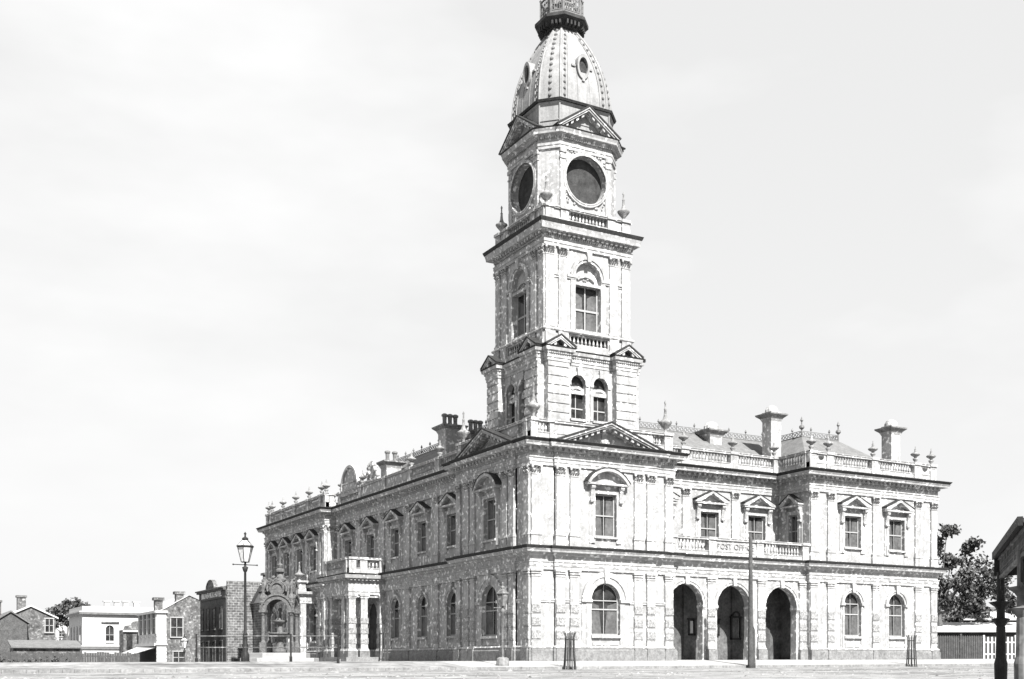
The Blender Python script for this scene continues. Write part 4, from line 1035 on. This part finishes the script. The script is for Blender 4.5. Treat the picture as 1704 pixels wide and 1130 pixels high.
chx = MB((hx + 5.5, hy + 2)); chx.box(-.8, .8, -.5, .5, 8, 9.6); chx.box(-1.0, 1.0, -.7, .7, 9.6, 9.85); chx.build('chimney', 'brick', hotel)
text_mesh('BRUNSWICK HOTEL', .95, .03, 'lettering', 'letter', hotel, (hx - .16, hy + 6.0, 7.42), -HPI, xs=1.0)
for y in (2, 4.9, 7.7, 10.2):
    put_win((hx - .125, hy), -HPI, -y, 3.6, 5.9, 1.0, hotel, 'brickdk')
    put_win((hx - .125, hy), -HPI, -y, -.2, 2.2, 1.1, hotel, 'brickdk')
# gabled annex to the right of the hotel
ax, ay = 2.6, 58.0
an = empty('brick_annex', (0, 0, 0)); tag(an, 'low brick annex with pale sloping roof behind the fountain canopy', 'building')
q = MB(); q.box(ax, ax + 6, ay, ay + 7, -1.3, 6.3); q.build('wall', 'brick', an)
q = MB(); q.poly([(ax - .3, ay - .3, 6.3), (ax + 6.3, ay - .3, 6.3), (ax + 6.3, ay + 3.5, 8.2), (ax - .3, ay + 3.5, 8.2)]); q.poly([(ax - .3, ay + 7.3, 6.3), (ax - .3, ay + 3.5, 8.2), (ax + 6.3, ay + 3.5, 8.2), (ax + 6.3, ay + 7.3, 6.3)]); q.poly([(ax, ay, 6.3), (ax, ay + 3.5, 8.2), (ax, ay + 7, 6.3)]); q.build('roof', 'tin', an)
# two storey gabled house
hx, hy = -7.45, 65.93
ho = empty('gabled_house', (0, 0, 0)); tag(ho, 'two storey stone house with gable end and white quoined corner between hotel and white shop', 'house')
q = MB(); q.box(hx, hx + 4.5, hy, hy + 9.3, -1.4, 5.1); q.prism([(hx, 5.1), (hx + 4.5, 5.1), (hx + 4.5, 6.45), (hx + 3.3, 6.95)], -hy - .3, -hy); q.build('wall', 'grey', ho)
q = MB(); q.poly([(hx, hy - .1, 5.15), (hx, hy + 9.4, 5.15), (hx + 3.3, hy + 9.4, 7.03), (hx + 3.3, hy - .1, 7.03)]); q.poly([(hx + 3.3, hy - .1, 7.03), (hx + 3.3, hy + 9.4, 7.03), (hx + 4.6, hy + 9.4, 6.48), (hx + 4.6, hy - .1, 6.48)]); q.build('roof', 'tin', ho)
q = MB((hx, hy)); q.nb(-.1, .9, -.02, .1, -1.4, 5.1)
for i in range(11): q.nb(-.12, .92, .1, .14, -1.2 + i * .38, -.9 + i * .38)
q.nb(-.25, 1.0, -.02, .3, 1.7, 1.85); q.nb(-.25, 1.0, -.02, .3, 5.1, 5.35); q.set((hx, hy + 9.3), -HPI); q.nb(0, 9.4, 0, .3, 5.1, 5.35); q.nb(0, 9.4, 0, .35, 1.6, 1.9); q.nb(0, 9.35, 0, .1, 1.9, 2.9)
for y in (.2, 2.4, 4.6, 6.8, 9.0): q.nb(y - .2, y + .2, 0, .16, 2.9, 5.1)
q.build('corner_quoins', 'white', ho)
for y in (1.3, 3.5, 5.7, 7.9): put_win((hx - .004, hy + 9.3), -HPI, y, 2.7, 4.5, .9, ho)
put_win((hx, hy - .004), 0, 2.0, 2.6, 4.6, 1.2, ho); put_win((hx, hy - .004), 0, 2.2, -.2, 1.0, 1.1, ho)
for x, zt_ in ((.4, 6.8), (2.6, 7.5)):
    q = MB((hx + x, hy + 1.5)); q.box(-.4, .4, -.35, .35, 5.2, zt_ - .3); q.box(-.55, .55, -.5, .5, zt_ - .3, zt_); q.build('chimney', 'grey', ho)
q = MB(); q.poly([(hx + .1, hy - .02, 1.55), (hx - .0, hy + 9.2, 1.7), (hx - 2.8, hy + 9.2, .55), (hx - 3.0, hy + .2, .55)]); q.poly([(hx + .1, hy - .02, 1.5), (hx - 3.0, hy + .2, .5), (hx - 2.8, hy + 9.2, .5), (hx, hy + 9.2, 1.65)]); q.build('awning', 'tin', ho)
for yy in (.4, 3.2, 6.2, 9.0):
    q = MB(); q.lathe(hx - 2.8, hy + yy, [(.08, -1.3), (.07, .55)], 8); q.build('awning_post', 'woodlt', ho)
q = MB(); q.box(hx - .02, hx + .03, hy + 1, hy + 8.6, -1.2, 1.2); q.build('shopfront', 'dark', ho)
# white corner shop
hx, hy = -11.5, 88.78
sh = empty('corner_shop', (0, 0, 0)); tag(sh, 'white two storey corner shop with moulded cornice and one round headed window', 'shop')
q = MB((hx, hy)); q.wall(0, 9, -1.6, 5.9, [(3.2, .95, 2.1, 4.4, True)], .2); q.set((hx, hy + 10.6), -HPI); q.wall(0, 10.6, -1.6, 5.9, [(x, 1.0, 2.1, 4.4, True) for x in (1.8, 4.2, 6.6, 9)] + [], .2)
q.set(); q.box(hx + .3, hx + 9, hy + .3, hy + 10.6, -1.6, 5.8); q.build('wall', 'white', sh)
q = MB(); pp = [(hx, hy + 10.6), (hx, hy), (hx + 9, hy)]
moulding(q, pp, [(-.2, 5.7), (.1, 5.7), (.4, 5.95), (.4, 6.1), (-.2, 6.12)]); moulding(q, pp, [(-.2, 1.55), (.06, 1.55), (.25, 1.8), (.25, 1.9), (-.2, 1.95)]); moulding(q, pp, [(-.3, 6.12), (.0, 6.12), (.0, 6.7), (-.3, 6.7)]); moulding(q, pp, [(-.01, 2.2), (.03, 2.2), (.03, 2.5), (-.01, 2.5)])
q.nb(0, 0, 0, 0, 0, 0); q.build('cornice', 'white', sh)
q = MB(); moulding(q, pp, [(.36, 5.7), (.38, 5.7), (.38, 5.92), (.36, 5.92)]); moulding(q, pp, [(.0, 1.4), (.16, 1.45), (.16, 1.55), (.0, 1.55)]); q.build('painted_shadow_strip', 'ironlt', sh)  # dark strips stand in for the shade under cornice and string
q = MB((hx, hy)); q.nb(2.2, 4.3, 0, .2, 4.7, 4.85); q.nb(6.2, 8.4, 0, .2, 4.7, 4.85); q.build('hood_mould', 'grey', sh)
q = MB((hx, hy)); q.nb(2.7, 3.7, -.25, -.18, 2.1, 4.4); q.nb(2.7, 3.7, -.18, -.14, 3.2, 3.27, 1); q.nb(3.17, 3.22, -.18, -.14, 2.1, 4.4, 1); q.build('window', ['glass', 'sash'], sh)
for x in (1.8, 4.2, 6.6, 9):
    q = MB((hx, hy + 10.6), -HPI); q.nb(x - .5, x + .5, -.25, -.18, 2.1, 4.4); q.build('window', 'glass', sh)
    q = MB((hx, hy + 10.6), -HPI); q.nb(x - .55, x + .55, .002, .03, -1.3, .9); q.build('shop_window', 'glass', sh)
for x in (2.2, 3.0, 3.8, 4.6, 5.4):
    q = MB((hx, hy)); q.nb(x - .32, x + .32, .002, .03, -.1, .7); q.build('shop_window', 'glass', sh)
for x in (3.7, 4.9, 6.0, 7.3):
    q = MB((hx + x, hy + 5)); q.box(-.3, .3, -.3, .3, 6, 7.5); q.box(-.45, .45, -.4, .4, 7.5, 7.65); q.build('chimney', 'white', sh)
# dark ornamental gable building behind
q = MB(); gx, gy = -7.2, 86.0; e = empty('ornate_gable_shop', (gx, gy, -1.2)); tag(e, 'dark narrow shop with curved gable peeping out between white corner shop and stone house', 'shop')
q.box(0, 3.8, 0, 6, 0, 5.0); q.prism([(0, 5.0), (3.8, 5.0), (3.5, 5.4), (2.6, 5.6)] + [(1.5 + .6 * cos(t), 5.6 + .5 * sin(t)) for t in (0, .6, 1.2, 1.57, 2, 2.6, 3.14)] + [(.2, 5.5)], -.3, 0); q.build('front', 'grey', e)
for x in (.7, 1.9, 3.1): q = MB(); q.nb(x - .35, x + .35, .002, .05, 2.6, 4.5); q.build('window', 'glass', e)
q = MB(); q.nb(-.1, 3.9, .002, .25, 4.75, 4.95); q.build('cornice', 'white', e)
# verandah of the shops running along the side street
e = empty('street_awning', (0, 0, 0)); tag(e, 'pale sloping street awning on slim posts before the white corner shop', 'awning')
q = MB(); q.poly([(-10.2, 80.5, .35), (-3.5, 72, 1.6), (-3.5, 76, 1.9), (-10, 84.5, .6)]); q.poly([(-10.2, 80.5, .27), (-3.5, 72, 1.5), (-3.5, 76, 1.8), (-10, 84.5, .5)]); q.build('roof', 'tin', e)
for t in (0, .25, .5, .75, 1):
    q = MB(); q.lathe(-10.2 + 6.7 * t, 80.6 - 8.5 * t, [(.07, -1.3), (.07, .3 + 1.25 * t)], 6); q.build('post', 'woodlt', e)
# far left buildings
def gable_house(name, x, y, w, d, z0, ze, za, m, label, rm='slate', chim=(), wins=()):
    e = empty(name, (x, y, z0)); tag(e, label, 'house', 'distant houses at the far left')
    he, ha = ze - z0, za - z0
    q = MB(); q.box(0, w, 0, d, -1, he); q.prism([(0, he), (w, he), (w / 2, ha)], -.3, 0); q.prism([(0, he), (w, he), (w / 2, ha)], -d, -d + .3); q.build('wall', m, e)
    q = MB()
    for s_ in (0, 1):
        xa = -.25 if s_ == 0 else w + .25; q.hexa([(xa, -.2, he - .1), (w / 2, -.2, ha), (w / 2, d + .2, ha), (xa, d + .2, he - .1)], [(xa, -.2, he + .05), (w / 2, -.2, ha + .15), (w / 2, d + .2, ha + .15), (xa, d + .2, he + .05)])
    q.build('roof', rm, e)
    for cx in chim:
        q = MB((cx, d * .5)); q.box(-.4, .4, -.4, .4, he, ha + 1.1); q.box(-.5, .5, -.5, .5, ha + 1.1, ha + 1.3); q.build('chimney', 'grey', e)
    for wx, za_, zb_ in wins:
        q = MB(); house_win(q, wx, za_ - z0, zb_ - z0, .7); q.build('window', ['glass', 'glass', 'sash'], e)
    return e
gable_house('brick_house', -23.6, 62, 2.95, 9, -1.2, 3.7, 4.75, 'brickdk', 'dark gabled house at the left edge of the picture', chim=(.6,), wins=())
gable_house('brick_house', -22.4, 64, 4.6, 9, -1.2, 4.3, 5.4, 'grey', 'pale roofed gabled house right of the dark gabled house', 'tin', chim=(1.9,), wins=((4.0, 2.9, 4.2),))
gable_house('white_cottage', -10.4, 128, 5.0, 8, -1.6, 4.9, 6.2, 'white', 'white cottage with pale roof just left of the corner shop', 'tin', wins=((1.9, 3.8, 4.6), (1.9, 1.9, 2.7), (1.9, .6, 1.2)))
gable_house('brick_house', -30.5, 66, 5.5, 9, -1.2, 3.6, 5.2, 'brickdk', 'dark house cropped by the left border of the picture', chim=(2.4,))
e = empty('back_yard_shed', (-22.5, 56, -1.2)); tag(e, 'low dark lean-to shed below the gabled houses at far left', 'shed')
q = MB(); q.box(0, 5.8, 0, 3, -.5, 2.4); q.build('wall', 'grey', e); q = MB(); q.hexa([(-.2, -.3, 2.4), (6, -.3, 2.4), (6, 3.2, 3.1), (-.2, 3.2, 3.1)], [(-.2, -.3, 2.5), (6, -.3, 2.5), (6, 3.2, 3.2), (-.2, 3.2, 3.2)]); q.build('roof', 'slate', e)
q = MB(); q.nb(2.0, 3.6, .002, .06, .6, 1.0); q.build('window', 'sash', e)
q = MB((-33, 52)); 
for i in range(95): 
    h = random.uniform(-.08, .1); q.box(i * .22, i * .22 + .2, 0, .04, -1.3, .75 + h)
for z in (-.6, .4): q.box(0, 20.9, .04, .1, z, z + .1)
o = q.build('paling_fence', 'wood'); tag(o, 'long weathered paling fence across the far left foreground', 'fence')

# ---------------------------------------------------------------- trees and bushes
def leafcloud(mb, c, r, n, rr, size=.16, sq=.8):
    for _ in range(n):
        p = [rr.gauss(0, .5) for _ in range(3)]
        x, y, z = c[0] + p[0] * r * 1.0, c[1] + p[1] * r, c[2] + p[2] * r * sq
        s_ = size * rr.uniform(.6, 1.4); u = mathutils.Vector((rr.gauss(0, 1), rr.gauss(0, 1), rr.gauss(0, 1))).normalized(); v = u.orthogonal().normalized()
        w_ = u.cross(v); a, b = v * s_, w_ * s_ * .55
        mb.poly([(x - a.x, y - a.y, z - a.z), (x + b.x, y + b.y, z + b.z), (x + a.x, y + a.y, z + a.z), (x - b.x, y - b.y, z - b.z)])
def tree(loc, H, R, label, seed, clumps, name='gum_tree', tr=.3, leaf=.17, per=420, group=None, trunk_h=.45):
    rr = random.Random(seed); e = empty(name, loc); tag(e, label, 'tree', group)
    q = MB(); top = (rr.uniform(-.3, .3), 0, H * trunk_h); mid = (.15, .1, H * trunk_h * .5)
    q.tube((0, 0, -.5), mid, tr, tr * .8, 8); q.tube(mid, top, tr * .8, tr * .65, 8)
    lv = MB()
    for (cx, cy, cz, cr) in clumps:
        t = rr.uniform(.45, 1); st = tuple(mid[i] + (top[i] - mid[i]) * t for i in range(3))
        m2 = ((st[0] + cx) / 2 + rr.uniform(-.3, .3), (st[1] + cy) / 2, (st[2] + cz) / 2 - .2)
        q.tube(st, m2, tr * .35, tr * .22, 6); q.tube(m2, (cx, cy, cz), tr * .22, tr * .07, 6)
        for k in range(4):
            a = (cx + rr.uniform(-cr, cr), cy + rr.uniform(-cr, cr), cz + rr.uniform(-cr, cr) * .7); q.tube((cx, cy, cz), a, tr * .07, .015, 4)
        for k in range(5):
            dx, dy, dz = (rr.uniform(-.6, .6) * cr for _ in range(3)); leafcloud(lv, (cx + dx * 1.2, cy + dy * 1.2, cz + dz * 1.2), cr * rr.uniform(.46, .78), int(per / 5), rr, leaf)
    q.build('trunk', 'bark', e); lv.build('crown', 'leaf', e, normals=False); return e
for i_, (sx_, sy_, sc_, lb_) in enumerate(((-33.0, 50.0, 1.5, 'dark shrub at the left border in front of the fence'), (-26.5, 50.6, 1.2, 'dark shrub in front of the paling fence below the second gable'), (-21.0, 50.2, 1.0, 'small dark shrub near the right end of the paling fence'))):
    tree((sx_, sy_, -1.2), 2.2, 1, lb_, 20 + i_, [((k_ - 1.5) * 1.2 * sc_, 0, .5 + .25 * (k_ % 2), .8 * sc_) for k_ in range(4)], 'shrub', .08, .12, 420, 'shrubs before the paling fence', .3)
# local x here ~ picture right
cl = [(.6, 0, 10.0, .75), (-.2, .5, 8.9, .6), (2.9, 0, 9.2, .7), (-.6, -.3, 7.4, 1.1), (.2, .4, 6.4, .9), (3.1, .2, 7.3, 1.2), (4.4, -.4, 6.7, 1.1), (5.4, .4, 7.0, .9), (4.0, .6, 5.6, 1.1), (1.8, 0, 5.9, 1.0), (5.2, -.3, 5.4, .9), (.3, .1, 5.0, .9), (2.6, -.4, 4.6, .9), (1.2, .3, 7.9, .55), (6.3, 0, 4.4, .8), (3.4, .2, 3.9, .7), (1.4, -.2, 4.1, .6)]
cl2 = [(c[0] * .9, c[1] - c[0] * .42, c[2], c[3]) for c in cl]
tree((40.9, 5.3, 0.1), 10, 4, 'tall gum tree with ragged dark crown right of the town hall, behind the picket fence', 4, cl2, tr=.34, per=520)
cl = [(0, 0, 5.4, .9), (1.1, -.4, 4.2, 1.0), (-.8, .3, 3.9, 1.0), (.6, .2, 3.0, 1.0), (-1.5, 0, 2.6, .9), (2.1, -.6, 3.2, .9), (1.6, -.3, 2.2, .9), (-.4, -.2, 2.2, .9)]
tree((48.5, 9.0, .1), 5, 2, 'low bushy tree between the gum tree and the black verandah post', 9, cl, 'bushy_tree', .16, .17, 480, trunk_h=.4)
cl = [(-1.8, 0, 8.3, 1.1), (0, 0, 9.2, 1.1), (1.6, -.5, 9.6, 1.1), (2.6, -.5, 8.5, 1.0), (-2.2, 0, 7.2, .9), (.8, 0, 8.2, 1.2), (-.6, .3, 7.5, 1.0)]
tree((-8.6, 122, -1.3), 9, 3, 'round topped dark tree rising behind the white corner shop', 12, cl, 'round_tree', .3, .25, 380, trunk_h=.6)

# ---------------------------------------------------------------- right side: fences, sheds
A0 = (36.6, 2.6); A1 = (40.1, .6); A2 = (46, -2.8)
def fence(a, b, H, name, m, label, pitch, wdt, z0=0.12, point=True, gap_m=None):
    L = math.hypot(b[0] - a[0], b[1] - a[1]); rot = math.atan2(b[1] - a[1], b[0] - a[0])
    e = empty(name, (a[0], a[1], z0), rot); tag(e, label, 'fence')
    q = MB(); k = int(L / pitch)
    for i in range(k + 1):
        x = i * pitch; q.box(x, x + wdt, 0, .04, 0, H); q.prism([(x, H), (x + wdt, H), (x + wdt / 2, H + .09)], -.04, 0)
    q.build('picket_panel', m, e)
    for z in (.35, H - .4): q = MB(); q.box(0, L, .04, .1, z, z + .1); q.build('rail', m, e)
    for i in range(int(L / 2.4) + 1): q = MB(); q.box(i * 2.4, i * 2.4 + .14, .05, .2, -.4, H + .2); q.build('post', m, e)
    return e
fence(A0, A1, 1.75, 'picket_fence', 'wood', 'dark closely set picket fence joined to the right end of the town hall', .17, .11)
fence((A1[0] + .1, A1[1] - .05), A2, 1.65, 'picket_fence', 'woodlt', 'white wide spaced picket fence with dark gaps behind the black verandah post', .3, .13)
e = empty('yard_shed', (38.0, 4.4, .1)); tag(e, 'long low shed with pale iron roof right behind the dark picket fence', 'shed')
q = MB((0, 0), radians(-29)); q.box(0, 12, 0, 4, 0, 2.3); q.build('wall', 'dark', e)
q = MB((0, 0), radians(-29)); q.hexa([(-.2, -.3, 2.15), (12.2, -.3, 2.15), (12.2, 4.2, 3.0), (.9, 4.2, 3.0)], [(-.2, -.3, 2.22), (12.2, -.3, 2.22), (12.2, 4.2, 3.07), (.9, 4.2, 3.07)]); q.build('roof', 'tin', e)
e = empty('yard_outbuilding', (49, 8.5, .1)); tag(e, 'grey outbuilding with sunlit pale roof strip beyond the long low shed', 'shed')
q = MB((0, 0), radians(-29)); q.box(-3, 6, 0, 5, 0, 3.4); q.build('wall', 'grey', e)
q = MB((0, 0), radians(-29)); q.hexa([(-3.3, -.3, 3.4), (6.3, -.3, 3.4), (6.3, 5.2, 4.3), (-1.5, 5.2, 4.3)], [(-3.3, -.3, 3.47), (6.3, -.3, 3.47), (6.3, 5.2, 4.37), (-1.5, 5.2, 4.37)]); q.build('roof', 'tin', e)
gable_house('distant_cottage', 84, 30, 9, 8, 0, 5.0, 6.6, 'white', 'white walled cottage with grey roof seen between the two verandah posts', 'slate')['group'] = 'houses at the far right'

# ---------------------------------------------------------------- cast iron verandah, near right
p1 = mathutils.Vector((-16.87, -45.54)); p2 = mathutils.Vector((-20.04, -48.36)); dv = (p2 - p1); vrot = math.atan2(dv.y, dv.x); VL = dv.length
ve = empty('iron_verandah', (p1.x, p1.y, gz(p1.x, p1.y)), vrot); tag(ve, 'cast iron street verandah with lace frieze and black columns at the right edge', 'verandah')
vz = -gz(p1.x, p1.y)
def vpost(x, m):
    q = MB((x, 0)); q.lathe(0, 0, [(.17, -.2), (.17, .75), (.15, .82), (.1, .9), (.11, 1.3), (.085, 1.4), (.075, vz + .55)], 12)
    for z, r_ in ((vz + .66, .13), (vz + .95, .17)):
        q.lathe(0, 0, [(.075, z - .09), (.1, z - .05), (r_, z), (r_ + .03, z + .03), (.075, z + .05)], 8)
    q.lathe(0, 0, [(.07, vz + .55), (.065, vz + 1.5)], 12); q.build('column', m, ve, False)
vpost(0, 'iron'); vpost(VL, 'grey')  # second column paler: the sunlight on it is put into its colour
for x in (0, VL):
    for s_ in (-1, 1):
        if x == 0 and s_ == -1: continue
        q = MB()
        for i in range(8):
            a, b = pi / 2 * i / 8, pi / 2 * (i + 1) / 8
            q.tube((x + s_ * (.42 - .42 * cos(a)) + s_ * .04, 0, vz + 1.02 + .42 * sin(a)), (x + s_ * (.42 - .42 * cos(b)) + s_ * .04, 0, vz + 1.02 + .42 * sin(b)), .03, .03, 5)
        q.ring(x + s_ * .2, vz + 1.27, .05, .075, -.015, .015, 0, 2 * pi, 10)
        q.build('bracket', 'iron', ve)
q = MB(); X0, X1 = -.14, VL + .9
q.nb(X0, X1, -.03, .03, vz + 1.38, vz + 1.43); q.nb(X0, X1, -.04, .04, vz + 1.72, vz + 1.78)
k = int((X1 - X0) / .14)
for i in range(k):
    x = X0 + (X1 - X0) * (i + .5) / k; q.ring(x, vz + 1.57, .035, .062, -.012, .012, 0, 2 * pi, 8); q.nb(x - .075, x - .06, -.01, .01, vz + 1.42, vz + 1.72); q.ring(x, vz + 1.46, .02, .035, -.012, .012, 0, 2 * pi, 6)
q.build('lace_frieze', 'grey', ve)
q = MB()
sl = 1
q.hexa([(X0 - .05, -.06, vz + 1.78), (X1, -.06, vz + 1.78), (X1, 3.2 * sl, vz + 2.15), (X0 - .05, 3.2 * sl, vz + 2.15)], [(X0 - .05, -.06, vz + 1.84), (X1, -.06, vz + 1.84), (X1, 3.2, vz + 2.23), (X0 - .05, 3.2, vz + 2.23)])
q.build('roof', 'leaddk', ve)
q = MB(); q.nb(X0 - .08, X1, .06, .13, vz + 1.74, vz + 1.86); q.build('gutter', 'iron', ve)
q = MB((X0, 0), 0); q.poly([(0, -.1, vz + 1.45), (0, 3.1, vz + 1.45), (0, 3.1, vz + 2.13), (0, -.1, vz + 1.82)]); q.build('side_panel', 'iron', ve)
print('objects', len(bpy.data.objects))
